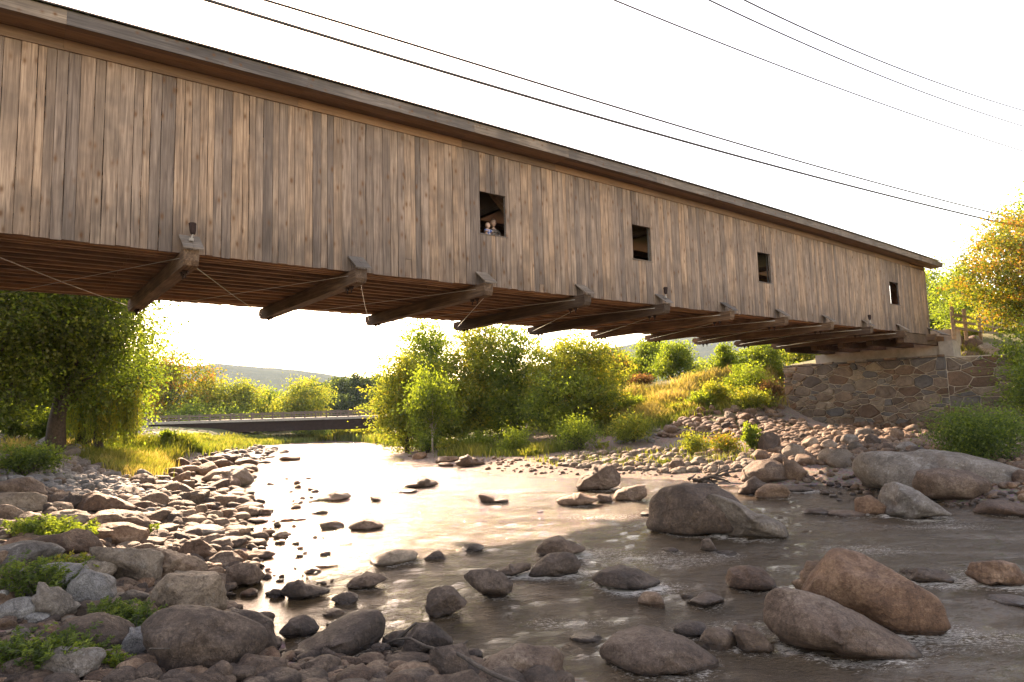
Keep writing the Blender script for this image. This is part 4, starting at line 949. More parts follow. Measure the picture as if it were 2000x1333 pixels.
rock(935, 1102, 1272, 1345, 'b', .5, [(935, 1320), (960, 1290), (1010, 1273), (1085, 1280), (1102, 1300), (1095, 1340), (950, 1345)], 'large flat topped rock on the bottom edge below the dead branch', bury=.5); r7(545, 767, 1160, 1345, 'd', .7, [(545, 1200), (580, 1165), (740, 1160), (767, 1230), (750, 1345), (560, 1345)], 'square dark block of rock on the bottom edge, branch passing behind it'); r7(330, 605, 1223, 1350, 'b', .35); r7(298, 547, 1178, 1250, 'd', .3); r7(388, 672, 1022, 1200, 'd', .65, [(388, 1180), (410, 1100), (480, 1040), (560, 1022), (620, 1080), (672, 1135), (600, 1200)], 'pointed black rock at the river edge behind the dead branch'); r7(278, 450, 1043, 1135, 'd', .4); r7(132, 332, 1243, 1350, 'd', .3); r7(138, 292, 1168, 1240, 'b', .35); r7(213, 322, 1113, 1185, 'd', .3); r7(733, 837, 1140, 1210, 'd', .3); r7(1027, 1128, 1123, 1165, 'd', .4); r7(-40, 95, 1268, 1350, 'd', .3); r7(40, 160, 1190, 1270, 'd', .3); r7(820, 950, 1190, 1245, 'd', .3); r7(-30, 60, 1195, 1280, 'l', .3); r7(330, 410, 1155, 1200, 'd', .3)
r7(588, 674, 104, 134, 'd', .4, None, 'small dark rock at the tip of the sand bar'); r7(573, 707, 68, 106, 't', .5); r7(703, 842, 68, 131, 'b', .5, [(703, 125), (706, 80), (750, 68), (800, 85), (842, 122), (780, 131)], 'cracked brown rock at the near tip of the sand bar'); r7(443, 527, 46, 88, 'b', .6); r7(10, 50, 438, 462, 'd', .4); r7(28, 108, 548, 570, 'd', .3); r7(1140, 1176, 372, 388, 'd', .3); r7(1715, 1780, 375, 405, 'd', .5)
# --- right of the river
r8(-70, 355, 412, 655, 'd', .2, [(-70, 600), (-60, 500), (0, 440), (100, 414), (230, 420), (310, 465), (355, 510), (380, 640), (250, 660), (0, 650), (-60, 630)], 'massive smooth domed boulder standing in the stream right of centre'); r8(210, 560, 452, 672, 't', .6, [(210, 480), (230, 454), (330, 488), (440, 548), (540, 596), (562, 662), (460, 674), (330, 668), (245, 600), (215, 540)], 'tan leaning slab with a bark like top edge resting against the domed boulder')
r8(363, 562, 288, 402, 'b', .35, [(363, 385), (370, 340), (420, 300), (500, 288), (555, 315), (562, 385), (480, 402), (380, 400)], 'pair member boulder, larger left one, sitting in the shallows past the driftwood'); r8(550, 656, 290, 390, 'b', .4, [(550, 340), (570, 295), (610, 292), (656, 340), (640, 388), (570, 390)], 'rounded upright boulder leaning against its larger left neighbour in the shallows'); r8(343, 467, 368, 457, 'b', .8, [(343, 450), (390, 390), (425, 368), (467, 410), (440, 450)], 'pointed triangular rock in the shallows'); r8(428, 582, 396, 474, 'b', .7, None, 'lumpy brown rock in the shallows right of the triangular one'); r8(558, 690, 408, 442, 'd', .3)
r8(936, 1660, 252, 452, 'l', .45, [(936, 360), (950, 300), (985, 268), (1060, 262), (1180, 268), (1240, 252), (1400, 272), (1540, 310), (1640, 345), (1660, 410), (1500, 440), (1200, 450), (1000, 445), (950, 410)], 'biggest boulder of the right bank with a ribbed grey top')
r8(1195, 1517, 333, 497, 'b', .2, [(1195, 420), (1220, 350), (1330, 333), (1430, 345), (1500, 385), (1517, 440), (1490, 490), (1330, 497), (1230, 480)], 'smooth rounded boulder in front of the ribbed grey one'); r8(1020, 1318, 402, 572, 'l', .6, [(1020, 560), (1030, 470), (1060, 420), (1105, 402), (1200, 440), (1290, 510), (1318, 540), (1180, 560), (1060, 572)], 'pale pointed boulder with a long right slope at the right waterline'); r8(902, 1037, 450, 554, 'b', .35, None, 'rounded brown rock touching the left of the pale pointed boulder'); r8(633, 757, 511, 549, 'd', .5); r8(758, 932, 523, 562, 'd', .4); r8(1470, 1720, 478, 558, 'd', .3, None, 'low dark rock at the right edge below the rounded boulder')
r8(672, 1258, 750, 1098, 'b', .5, [(672, 975), (740, 870), (808, 775), (850, 751), (930, 765), (1110, 840), (1220, 910), (1258, 960), (1250, 1040), (1200, 1082), (1050, 1098), (900, 1070), (760, 1030)], 'great brown peaked boulder in the lower right of the river'); r8(630, 788, 773, 967, 'b', .6, [(630, 930), (650, 860), (680, 790), (720, 773), (788, 790), (760, 870), (690, 967)], 'upright rock tucked behind the left side of the great peaked boulder')
r8(500, 1148, 963, 1250, 'b', .5, [(503, 1080), (528, 1000), (580, 964), (660, 971), (800, 1018), (940, 1080), (1050, 1140), (1148, 1190), (1100, 1228), (900, 1250), (620, 1225), (520, 1150)], 'wedge shaped tan boulder in front of the great peaked one'); r8(288, 517, 802, 912, 'd', .3, [(288, 880), (310, 820), (390, 802), (460, 815), (517, 880), (480, 905), (330, 912)], 'smooth greenish dark boulder by itself left of the great peaked one'); r8(103, 272, 916, 992, 'd', .6); r8(480, 547, 988, 1040, 'd', .3)
r8(40, 192, 1047, 1132, 'd', .25, None, 'leftmost of three smooth rocks in a row at the lower right'); r8(166, 337, 1077, 1188, 'd', .3, None, 'middle of three smooth rocks in a row at the lower right'); r8(323, 505, 1085, 1213, 'd', .4, [(325, 1110), (350, 1088), (420, 1090), (470, 1140), (505, 1180), (450, 1213), (360, 1205)], 'rightmost of three smooth rocks in a row, with a sloping right side'); r8(1118, 1338, 788, 878, 'd', .5, None, 'cluster topping rock awash right of the great peaked boulder'); r8(1440, 1682, 771, 898, 'b', .7, [(1440, 840), (1470, 785), (1560, 771), (1640, 785), (1682, 855), (1620, 898), (1540, 885)], 'angular brown rock near the right edge in rippled water'); r8(1522, 1720, 926, 982, 'd', .4, None, 'low dark rock cut by the right edge below the angular brown one'); r8(166, 242, 654, 730, 'd', .5); r8(238, 337, 713, 746, 'd', .4); r8(-20, 62, 698, 730, 'd', .3); r8(70, 130, 915, 945, 'd', .3)
# cobbles below the abutment that stand out
for q in [(763, 897, 236, 322, 't', .5), (553, 657, 208, 282, 't', .3), (438, 542, 153, 252, 'd', .8), (608, 722, 258, 312, 'b', .3), (718, 797, 228, 302, 't', .4), (643, 727, 178, 232, 't', .4), (733, 807, 188, 236, 'l', .3), (828, 907, 163, 217, 'l', .4), (898, 977, 136, 177, 't', .3), (938, 1012, 163, 222, 'd', .4), (1058, 1122, 138, 192, 'b', .4), (1213, 1292, 178, 226, 'b', .3), (1248, 1302, 153, 192, 'b', .3), (1148, 1227, 220, 267, 'd', .3), (1258, 1352, 203, 267, 'b', .3), (488, 572, 256, 312, 'd', .3), (188, 302, 230, 272, 'b', .4), (18, 92, 283, 332, 'b', .4), (1088, 1180, 200, 250, 'l', .4), (1000, 1070, 205, 250, 'b', .3), (975, 1045, 240, 290, 'b', .4), (830, 880, 290, 318, 'b', .4), (340, 400, 250, 290, 'b', .3), (400, 490, 235, 285, 'b', .3), (760, 800, 340, 372, 'b', .4), (870, 910, 400, 430, 'b', .4), (710, 740, 365, 390, 'b', .4), (1300, 1440, 258, 300, 'b', .3), (1640, 1720, 330, 400, 'b', .4), (1520, 1590, 440, 475, 'b', .3), (1540, 1640, 465, 500, 'd', .3)]:
    r8(*q)
# big boulders stacked beside the fence, above the wing wall
for (x0, x1, yt, yb, t_) in [(1838, 1862, 647, 690, 'b'), (1860, 1882, 650, 690, 'd'), (1880, 1925, 655, 688, 'd'), (1908, 1962, 668, 700, 'l'), (1865, 1925, 682, 708, 'd'), (1842, 1872, 664, 700, 'b'), (1940, 1990, 690, 715, 'd')]:
    rock(x0, x1, yt, yb, t_, .35, bury=.6, dep=1.0)

# --- the rest of the stones: pools of shapes, scattered where the picture shows them
POOL = [rock_shape(3, 900+i, .75 if i % 2 else .3) for i in range(14)]
POOL1 = [rock_shape(2, 950+i, .8 if i % 2 else .35) for i in range(10)]
def inside(poly, x, y):
    c = False; n = len(poly)
    for i in range(n):
        (a, b), (e, f) = poly[i], poly[(i+1) % n]
        if (b > y) != (f > y) and x < (e-a)*(y-b)/(f-b)+a: c = not c
    return c
ZONES = []   # polygon, px size range (at its depth), tones, angular?, name, group label
LB = [(0, 955), (100, 955), (200, 1000), (260, 960), (300, 935), (420, 900), (480, 905), (500, 930), (470, 960), (510, 1000), (480, 1050), (520, 1080), (430, 1180), (520, 1240), (560, 1280), (900, 1275), (960, 1333), (0, 1333)]
RIP = [(0, 900), (90, 875), (190, 880), (260, 930), (360, 950), (300, 1010), (200, 1000), (90, 950), (0, 940)]
POOLM = {}
def pool_mesh(i, tone):
    k = (i, tone)
    if k not in POOLM:
        x, f = POOL[i]; POOLM[k] = np_mesh('rock', x+np.array([0, 0, 1.0]), f, M[RK[tone]], True)
    return POOLM[k]
def sample(poly, n, rs, smin, smax, avoid=.7, tries=30):
    xs = [p[0] for p in poly]; ys = [p[1] for p in poly]; out = []
    for _ in range(n*tries):
        if len(out) >= n: break
        x = rs.uniform(min(xs), max(xs)); y = rs.uniform(min(ys), max(ys))
        if not inside(poly, x, y): continue
        s = math.exp(rs.uniform(math.log(smin), math.log(smax)))
        if any(abs(x-(b[0]+b[1])/2) < (b[1]-b[0])/2*avoid and b[2]+(b[3]-b[2])*.15 < y+s*.3 < b[3]+2 for b in BOX): continue
        if any(abs(x-a) < (s+c)*.36 and abs(y-b_) < (s+c)*.24 for a, b_, c in out): continue
        out.append((x, y, s))
    return out
def place(poly, n, smin, smax, tones, ang, label, group, seed, flat=.62, metres=True):
    rs = random.Random(seed)
    for x, y, s in sorted(sample(poly, n, rs, smin, smax), key=lambda q: -q[2]):
        p = hit(x, y); wd = s/F*p[1]
        an = rs.random() < ang; i = rs.choice([j for j in range(14) if (j % 2 == 1) == an])
        o = link('rock', pool_mesh(i, rs.choice(tones)), None, (p[0], p[1], p[2]-wd*flat*.32))
        o.scale = (wd/2*rs.uniform(.85, 1.15), wd/2*rs.uniform(.7, 1.1), wd/2*flat*rs.uniform(.8, 1.25)); o.rotation_euler = (rs.uniform(-.25, .25), rs.uniform(-.25, .25), rs.uniform(0, 6.28))
        o['category'] = 'rock'; HR.append(dict(o=o, x=x, y=y, w=s, h=s*.6, tone=[k_ for k_, v_ in RK.items() if o.data.materials[0] == M[v_]][0], label=None, wet=False, yb=y, ang=.8 if i % 2 else .3, grp=group)); BOX.append((x-s/2, x+s/2, y-s*.5, y+s*.1))
def scatter(poly, n, smin, smax, tone, ang, name, label, seed, flat=.6, avoid=.6):
    rs = random.Random(seed); V = []; Fc = []; VA = []; base = 0
    xs = [p[0] for p in poly]; ys = [p[1] for p in poly]; c = 0; t = 0
    while c < n and t < n*12:
        t += 1; x = rs.uniform(min(xs), max(xs)); y = rs.uniform(min(ys), max(ys))
        if not inside(poly, x, y): continue
        if any(abs(x-(b[0]+b[1])/2) < (b[1]-b[0])/2*avoid and b[2]+(b[3]-b[2])*.3 < y < b[3]-1 for b in BOX[:200]): continue
        s = math.exp(rs.uniform(math.log(smin), math.log(smax))); p = hit(x, y); wd = s/F*p[1]
        an = rs.random() < ang; X, f = (POOL if s > 26 else POOL1)[rs.choice([j for j in range(10) if (j % 2 == 1) == an])]
        a = rs.uniform(0, 6.28); sc = np.array([wd/2*rs.uniform(.8, 1.2), wd/2*rs.uniform(.7, 1.1), wd/2*flat*rs.uniform(.7, 1.3)])
        v = X*sc; v = np.stack([v[:, 0]*math.cos(a)-v[:, 1]*math.sin(a), v[:, 0]*math.sin(a)+v[:, 1]*math.cos(a), v[:, 2]+v[:, 0]*rs.uniform(-.3, .3)], 1)+np.array([p[0], p[1], p[2]+sc[2]*.3])
        V.append(v); Fc.append(f+base); base += len(v); c += 1; VA.append(np.full(len(v), rs.random()))
    o = link(name, np_mesh(name, np.concatenate(V), np.concatenate(Fc), M[tone], True, {'vary': np.concatenate(VA)})); tag(o, label, None, None, 'stuff')
n_hand = len(HR)
rest = 298-n_hand
print('hand rocks', n_hand)
q = rest
place(RIP, int(q*.36), 20, 44, ['g', 'g', 'g', 'l', 'b'], .9, 'angular grey quarried stone in the pile below the left trees', 'grey riprap stones below the left trees', 21, .7)
place([(260, 925), (420, 895), (470, 905), (490, 935), (460, 960), (500, 1000), (470, 1060), (400, 1060), (330, 1010)], int(q*.30), 16, 34, ['b', 'b', 't', 'd', 'r'], .4, 'brown cobble among the crowd of stones at the left waterline', 'brown cobbles along the left waterline', 22, .6)
place([(1285, 860), (1330, 815), (1420, 790), (1500, 800), (1520, 850), (1480, 860), (1400, 850), (1300, 862)], int(q*.17), 18, 34, ['b', 'd', 'b', 't', 'r'], .4, 'rounded stone in the heap left of the stone abutment', 'stones heaped left of the abutment', 23, .85)
place([(1500, 862), (1600, 848), (1830, 842), (1880, 870), (1840, 890), (1720, 895), (1560, 900), (1480, 890)], int(q*.17), 16, 30, ['t', 'b', 'l', 't', 'd'], .35, 'cobble in the pale band at the foot of the stone abutment', 'cobbles at the foot of the abutment', 24, .75)
def auto_labels():
    her = [h for h in HR if h['label']]; seen = {}
    for h in HR:
        if h['label']: lb = h['label']
        else:
            b = min(her, key=lambda g: (g['x']-h['x'])**2+((g['y']-h['y'])*1.6)**2)
            dx, dy = h['x']-b['x'], h['y']-b['y']
            dr = ('just left of' if dx < 0 else 'just right of') if abs(dx) > abs(dy)*1.3 else ('behind' if dy < 0 else 'in front of')
            sz = 'small' if h['w'] < 30 else 'middling' if h['w'] < 60 else 'sizeable'
            short = ' '.join(b['label'].split()[:6])
            for t in (' with', ' in', ' at', ' and', ' of', ' the', ' to', ' a', ' its', ' by', ' on', ' from', ' rising', ' directly', ' one', ' just'):
                while short.endswith(t): short = short[:-len(t)]
            lb = '%s %s %s rock %s %s' % (sz, NAMES[h['tone']], 'angular' if h['ang'] > .55 else 'rounded', dr, short)
        seen.setdefault(lb, []).append(h)
    for lb, hs in seen.items():
        for k, h in enumerate(sorted(hs, key=lambda g: (g['x']))):
            l2 = lb
            if len(hs) == 2: l2 = ('left one, ' if k == 0 else 'right one, ')+lb
            elif len(hs) > 2: l2 = ['first', 'second', 'third', 'fourth', 'fifth', 'sixth', 'seventh', 'eighth', 'ninth', 'tenth', 'eleventh', 'twelfth', 'thirteenth', 'fourteenth', 'fifteenth', 'sixteenth'][min(k, 15)]+' from left, '+lb
            h['o']['label'] = ' '.join(l2.split()[:16])
    for h in HR:
        if '_b' in h['o']: del h['o']['_b']
        h['o']['group'] = h.get('grp', 'rocks in the river bed and on its banks')
auto_labels()
scatter(LB, 620, 14, 52, 'rb', .7, 'cobbles', 'smaller brown cobbles filling the gaps of the left bank', 31)
scatter(LB, 420, 12, 44, 'rd', .7, 'cobbles', 'smaller dark cobbles filling the gaps of the left bank', 51)
scatter(LB, 170, 10, 34, 'rt', .7, 'cobbles', 'smaller tan cobbles filling the gaps of the left bank', 52)
scatter(RIP, 800, 9, 28, 'rg', .95, 'rubble', 'smaller grey broken stones of the left bank', 32)
scatter([(60, 860), (190, 875), (270, 905), (330, 940), (240, 950), (100, 900)], 260, 7, 20, 'rl', .95, 'rubble', 'broken grey stones running up to the leaning tree trunks', 39)
scatter([(400, 880), (520, 870), (560, 885), (500, 905), (430, 905), (380, 900)], 170, 5, 16, 'rd', .3, 'cobbles', 'dark wet stones at the far left shallows', 33)
scatter([(250, 835), (310, 850), (300, 858), (235, 858)], 160, 4, 9, 'rg', .9, 'rubble', 'pale riprap round the road bridge abutment', 40)
scatter([(470, 930), (560, 900), (640, 960), (640, 1060), (700, 1150), (600, 1180), (440, 1160), (520, 1080), (480, 1010)], 70, 6, 20, 'rd', .4, 'cobbles', 'small dark stones poking out of the bright pool', 34)
scatter([(790, 890), (900, 898), (1100, 893), (1400, 868), (1520, 905), (1700, 905), (1560, 945), (1440, 942), (1250, 928), (1050, 928), (880, 912)], 520, 3, 13, 'rb', .35, 'pebbles', 'scattered pebbles and stones of the sand bar', 35)
scatter([(1060, 905), (1120, 888), (1300, 880), (1450, 880), (1500, 920), (1300, 925), (1120, 915)], 260, 12, 26, 'rt', .4, 'cobbles', 'band of brown cobbles across the sand bar', 36)
scatter([(1500, 850), (1600, 836), (1830, 828), (1900, 850), (1860, 905), (1720, 912), (1540, 905), (1460, 890)], 900, 9, 24, 'rb', .35, 'cobbles', 'smaller cobbles packed below the stone abutment', 37)
scatter([(1285, 862), (1330, 812), (1430, 785), (1525, 780), (1525, 855), (1480, 865), (1400, 855)], 330, 9, 24, 'rb', .4, 'cobbles', 'smaller stones in the heap left of the abutment', 38)
scatter([(1480, 850), (1495, 826), (1570, 822), (1580, 850), (1530, 862)], 130, 9, 22, 'rb', .4, 'cobbles', 'stones round the left foot of the abutment', 61)
scatter([(1560, 935), (1700, 930), (1720, 960), (1800, 985), (2000, 960), (2000, 1010), (1640, 985)], 90, 6, 18, 'rd', .4, 'cobbles', 'wet stones in the shallows before the right boulders', 41)
scatter([(1860, 880), (2000, 870), (2000, 960), (1930, 950), (1900, 905)], 160, 8, 26, 'rb', .4, 'cobbles', 'shaded stones on the right bank', 42)
scatter([(1990, 880), (2500, 860), (2500, 1010), (2000, 1000)], 420, 8, 34, 'rb', .5, 'cobbles', 'stones along the right bank beyond the shaded bush', 62)
scatter([(0, 1330), (1100, 1330), (1000, 1520), (0, 1520)], 420, 30, 95, 'rd', .5, 'cobbles', 'dark stones along the near bank below the picture', 63)
scatter([(-400, 900), (0, 900), (0, 1400), (-400, 1400)], 420, 16, 60, 'rb', .6, 'cobbles', 'stones of the left bank beyond the left edge', 64)
scatter([(1200, 850), (1290, 830), (1300, 862), (1210, 872)], 60, 6, 18, 'rg', .5, 'rubble', 'grey stones under the bushes of the far bank', 43)

build_water()

# ------------------------------------------------------------------ dead wood
def branchy(name, pts, r0, r1, label, twigs=()):
    b = MB(); P_ = [np.array(p, float) for p in pts]; c = P_[len(P_)//2]; n = len(P_)
    b.tube([p-c for p in P_], list(np.linspace(r0, r1, n)), 8)
    for tw in twigs:
        b.tube([np.array(p)-c for p in tw], list(np.linspace(r1*1.1, r1*.3, len(tw))), 5)
    o = b.build(name, M['bark'], None, c, smooth=True); tag(o, label, 'branch'); return o
def on(px, py, up=.0): p = hit(px, py); return p+np.array([0, 0, up])
br = [(752, 1258), (775, 1249), (800, 1247), (830, 1262), (858, 1270), (885, 1273), (905, 1283), (930, 1300), (965, 1318), (1010, 1336), (1050, 1352)]
bp = []
for k, (a, b_) in enumerate(br):
    Yk = np.interp(k, [0, 10], [8.3, 5.6]); bp.append(at(a, b_, Yk))
branchy('dead_branch', bp, .012, .024, 'long dead branch lying across the bottom centre rocks', [[bp[1], bp[1]+np.array([.2, .1, .14]), bp[1]+np.array([.34, .1, .12])], [bp[5], bp[5]+np.array([.15, 0, .1])]])
tw = [at(640+0, 0, 1)]
p0 = hit(300, 1270); branchy('dry_stick', [at(293, 1268, 6.2), at(310, 1267, 6.15), at(333, 1267, 6.1)], .008, .005, 'thin pale stick leaning on the huge smooth dark boulder')
bd_ = []
r = random.Random(4); c0 = hit(1390, 945)
b = MB()
for k in range(16):
    a = r.uniform(-.9, .9); L_ = r.uniform(.4, 1.1); s0 = Vector((r.uniform(-.8, .3), r.uniform(-.2, .2), r.uniform(.05, .2)))
    pts = [s0]; d = Vector((1, a*.6, r.uniform(-.1, .35))).normalized()
    for j in range(4): d = (d+Vector((r.uniform(-.4, .4), r.uniform(-.4, .4), r.uniform(-.35, .2)))).normalized(); pts.append(pts[-1]+d*L_/4)
    b.tube(pts, [r.uniform(.03, .08), .05, .035, .025, .015], 6)
o = b.build('driftwood', M['bark'], None, c0, smooth=True); tag(o, 'tangled dark driftwood root lying at the waterline of the sand bar', 'driftwood')

# ------------------------------------------------------------------ vegetation
def leaves(cent, nrm_bias, size, tone, rng, elong=1.6):
    n = len(cent); d = rng.normal(size=(n, 3)); d[:, 2] -= .25; d += nrm_bias; d /= np.linalg.norm(d, axis=1)[:, None]
    u = rng.normal(size=(n, 3)); u -= d*np.sum(u*d, 1)[:, None]; u /= np.linalg.norm(u, axis=1)[:, None]
    w_ = np.cross(d, u); s = size*rng.uniform(.6, 1.35, n)[:, None]
    a = cent; b = cent+d*s*.5+u*s/elong*.5+w_*s*.12; c = cent+d*s; e = cent+d*s*.5-u*s/elong*.5+w_*s*.12
    v = np.stack([a, b, c, e], 1).reshape(-1, 3); f = np.arange(4*n).reshape(n, 4)
    return v, f, np.repeat(tone, 4)
def crown_points(lobes, nclump, per, spread, rng, hollow=.55):
    """clumps of leaves through lobed volumes, denser towards the skin"""
    L = np.array(lobes, float); vol = np.prod(L[:, 3:6], axis=1)**(2/3); k = rng.choice(len(L), nclump, p=vol/vol.sum())
    d = rng.normal(size=(nclump, 3)); d /= np.linalg.norm(d, axis=1)[:, None]
    r = hollow+(1-hollow)*rng.uniform(0, 1, nclump)**.6
    r = r*(1+.15*rng.normal(size=nclump))
    c = L[k, :3]+d*r[:, None]*L[k, 3:6]
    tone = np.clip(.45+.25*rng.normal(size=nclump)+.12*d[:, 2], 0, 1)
    droop = rng.normal(size=(nclump, per, 3))*spread*np.array([1, 1, .55])
    pts = c[:, None]+droop+d[:, None]*np.abs(rng.normal(size=(nclump, per, 1)))*spread*rng.uniform(0, 2.2, (nclump, 1, 1))
    lt = np.clip(tone[:, None]+.16*rng.normal(size=(nclump, per)), 0, 1)
    out = np.repeat(d[:, None]*.6, per, 1)
    return pts.reshape(-1, 3), lt.ravel(), c, out.reshape(-1, 3)
def make_tree(name, label, cat, base, h, wd, n, leaf, mat, seed, trunk_r=.15, lobes=None, low=.15, bark='bark', per=26, spread=.32, group=None, lean=(0, 0), hollow=.5, stems=1, cone=0, nl=9):
    rng = np.random.default_rng(seed); r = random.Random(seed)
    t = empty(name, base, 0, label, cat, group)
    if lobes is None:
        lobes = []
        for i in range(nl):
            z = h*(low+(1-low)*(.12+.74*(i+.5)/nl)); tt = (z/h-low)/(1-low)
            prof = math.sin(math.pi*min(max(tt*.78+.14, 0), 1))**.55 if not cone else (1-tt)*.95+.12
            a = r.uniform(0, 6.28)+i*2.4; rr = wd/2*prof
            lobes.append((math.cos(a)*rr*.48, math.sin(a)*rr*.48, z, rr*r.uniform(.62, .82), rr*r.uniform(.62, .82), h*(1-low)*r.uniform(.13, .2)))
        lobes.append((0, 0, h*.86, wd*.16, wd*.16, h*.14))
        lobes = [(x+lean[0]*z/h, y+lean[1]*z/h, z, a, b, c) for x, y, z, a, b, c in lobes]
    nc = max(n//per, 8)
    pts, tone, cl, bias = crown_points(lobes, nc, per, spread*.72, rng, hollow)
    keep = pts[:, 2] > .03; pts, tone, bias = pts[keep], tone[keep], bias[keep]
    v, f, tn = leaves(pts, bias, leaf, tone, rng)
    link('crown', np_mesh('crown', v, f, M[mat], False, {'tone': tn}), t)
    b = MB()
    for s_ in range(stems):
        ox, oy = (0, 0) if stems == 1 else (r.uniform(-.5, .5)*wd*.15, r.uniform(-.5, .5)*wd*.15)
        top = np.array([lean[0]*.85+ox*2, lean[1]*.85+oy*2, h*.85]); k = 7; tp = []
        for i in range(k):
            q = i/(k-1); tp.append((ox+(top[0]-ox)*q**1.3+r.uniform(-.04, .04)*h*.15, oy+(top[1]-oy)*q**1.3+r.uniform(-.04, .04)*h*.15, top[2]*q-.3*(i == 0)))
        b.tube(tp, [trunk_r*(1.25 if i == 0 else 1-.85*i/(k-1)) for i in range(k)], 8)
        for i in range(min(26, len(cl))):
            c = cl[r.randrange(len(cl))]; q = min(max(c[2]/h*.75*r.uniform(.6, 1), .1), .9); j = min(int(q*(k-1)), k-2); fr_ = q*(k-1)-j
            a = np.array(tp[j])*(1-fr_)+np.array(tp[j+1])*fr_; m1 = a*.45+np.array(c)*.55+np.array([0, 0, .06*h*r.uniform(-.4, 1)])
            rr = trunk_r*(1-q)*.38+.012; b.tube([a, m1, c], [rr, rr*.6, rr*.2], 5, cap=False)
    b.build('trunk', M[bark], t, smooth=True)
    return t
def tpx(name, label, cat, x0, x1, yt, yb, Y, n, leaf, mat, seed, **k):
    fx = (x0+x1)/2; b = at(fx, yb, Y); z = float(height(b[0], b[1])); h = at(fx, yt, Y)[2]-z; wd = (x1-x0)/F*Y
    return make_tree(name, label, cat, (b[0], b[1], z), h, wd, n, leaf, mat, seed, **k)
def copy_tree(t, base, rz, sc, label=None):
    c = t.copy(); COL.objects.link(c); c.location = Vector([float(q) for q in base]); c.rotation_euler = (0, 0, rz); c.scale = (sc, sc, sc)
    if label: c['label'] = label
    for ch in list(t.children):
        d = ch.copy(); COL.objects.link(d); d.parent = c
    return c
# big dark trees of the left bank, crowns hidden above by the bridge
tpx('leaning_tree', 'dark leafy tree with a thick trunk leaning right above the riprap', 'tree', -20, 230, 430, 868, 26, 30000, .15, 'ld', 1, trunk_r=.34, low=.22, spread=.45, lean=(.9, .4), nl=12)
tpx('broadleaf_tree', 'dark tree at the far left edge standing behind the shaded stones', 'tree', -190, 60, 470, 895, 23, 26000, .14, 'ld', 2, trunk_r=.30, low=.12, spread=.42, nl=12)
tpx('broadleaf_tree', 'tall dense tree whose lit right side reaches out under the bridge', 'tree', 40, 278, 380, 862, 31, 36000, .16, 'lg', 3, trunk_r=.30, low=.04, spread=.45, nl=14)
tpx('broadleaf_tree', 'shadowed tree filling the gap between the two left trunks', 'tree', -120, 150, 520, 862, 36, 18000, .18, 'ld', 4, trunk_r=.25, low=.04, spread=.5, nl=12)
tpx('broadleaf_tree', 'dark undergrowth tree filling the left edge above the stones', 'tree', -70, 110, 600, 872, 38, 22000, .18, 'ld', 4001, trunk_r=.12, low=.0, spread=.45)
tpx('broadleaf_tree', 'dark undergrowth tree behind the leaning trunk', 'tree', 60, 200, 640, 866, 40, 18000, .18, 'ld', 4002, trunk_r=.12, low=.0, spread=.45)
tpx('broadleaf_tree', 'dim green tree behind the willow strands', 'tree', 140, 250, 700, 862, 52, 9000, .22, 'lg', 4003, trunk_r=.12, low=.0, spread=.45)
# weeping willow
def willow():
    px0, px1 = 120, 275; Y = 28.5; base = at(205, 868, Y); z = float(height(base[0], base[1])); t = empty('weeping_willow', (base[0], base[1], z), 0, 'weeping willow with long hanging yellow green strands beside the leaning trunk', 'tree')
    rng = np.random.default_rng(8); r = random.Random(8); V = []; Fc = []; T = []; nb = 0
    top = at(200, 742, Y)[2]-z; b = MB()
    for k in range(240):
        px = 122+150*rng.beta(1.3, 1.1) if k > 40 else rng.choice([163, 195, 212, 226, 258])+rng.normal()*4
        Yk = Y+rng.normal()*.6; q = at(px, rng.uniform(735, 790), Yk)-np.array([base[0], base[1], z]); end = rng.uniform(835, 868) if rng.random() < .4 else rng.uniform(790, 840)
        ze = at(px, end, Yk)[2]-z; ze = max(ze, .15); n = int((q[2]-ze)/.045)
        if n < 3: continue
        tt = np.linspace(0, 1, n); sway = .12*np.sin(tt*3+k)
        P_ = np.stack([q[0]+sway+rng.normal(size=n)*.04, q[1]+rng.normal(size=n)*.04, q[2]+(ze-q[2])*tt], 1)
        P_ = np.repeat(P_, 2, 0)+rng.normal(size=(2*n, 3))*.03
        tn = np.clip(.55+.2*rng.normal()+.15*rng.normal(size=len(P_)), 0, 1)
        v, f, ta = leaves(P_, np.array([0, 0, -2.2]), .13, tn, rng, 3.2); V.append(v); Fc.append(f+nb); nb += len(v); T.append(ta)
        b.tube([q, (q[0], q[1], ze)], .006, 3, cap=False)
    link('crown', np_mesh('crown', np.concatenate(V), np.concatenate(Fc), M['ly'], False, {'tone': np.concatenate(T)}), t)
    m1 = Vector((-.3, 0, top*.55)); b.tube([(-.2, 0, -.3), (-.3, 0, top*.3), m1], [.2, .17, .13], 8)
    for px in (150, 175, 205, 235, 262):
        q = at(px, 745, Y)-np.array([base[0], base[1], z]); b.tube([m1, m1*.4+Vector(q)*.6+Vector((0, 0, .3)), Vector(q)], [.09, .05, .015], 6)
    b.build('trunk', M['bark'], t, smooth=True)
willow()
tpx('young_tree', 'bright feathery little tree between the willow and the road bridge', 'tree', 218, 262, 775, 860, 45, 5000, .16, 'lg', 9, trunk_r=.06, low=.1)
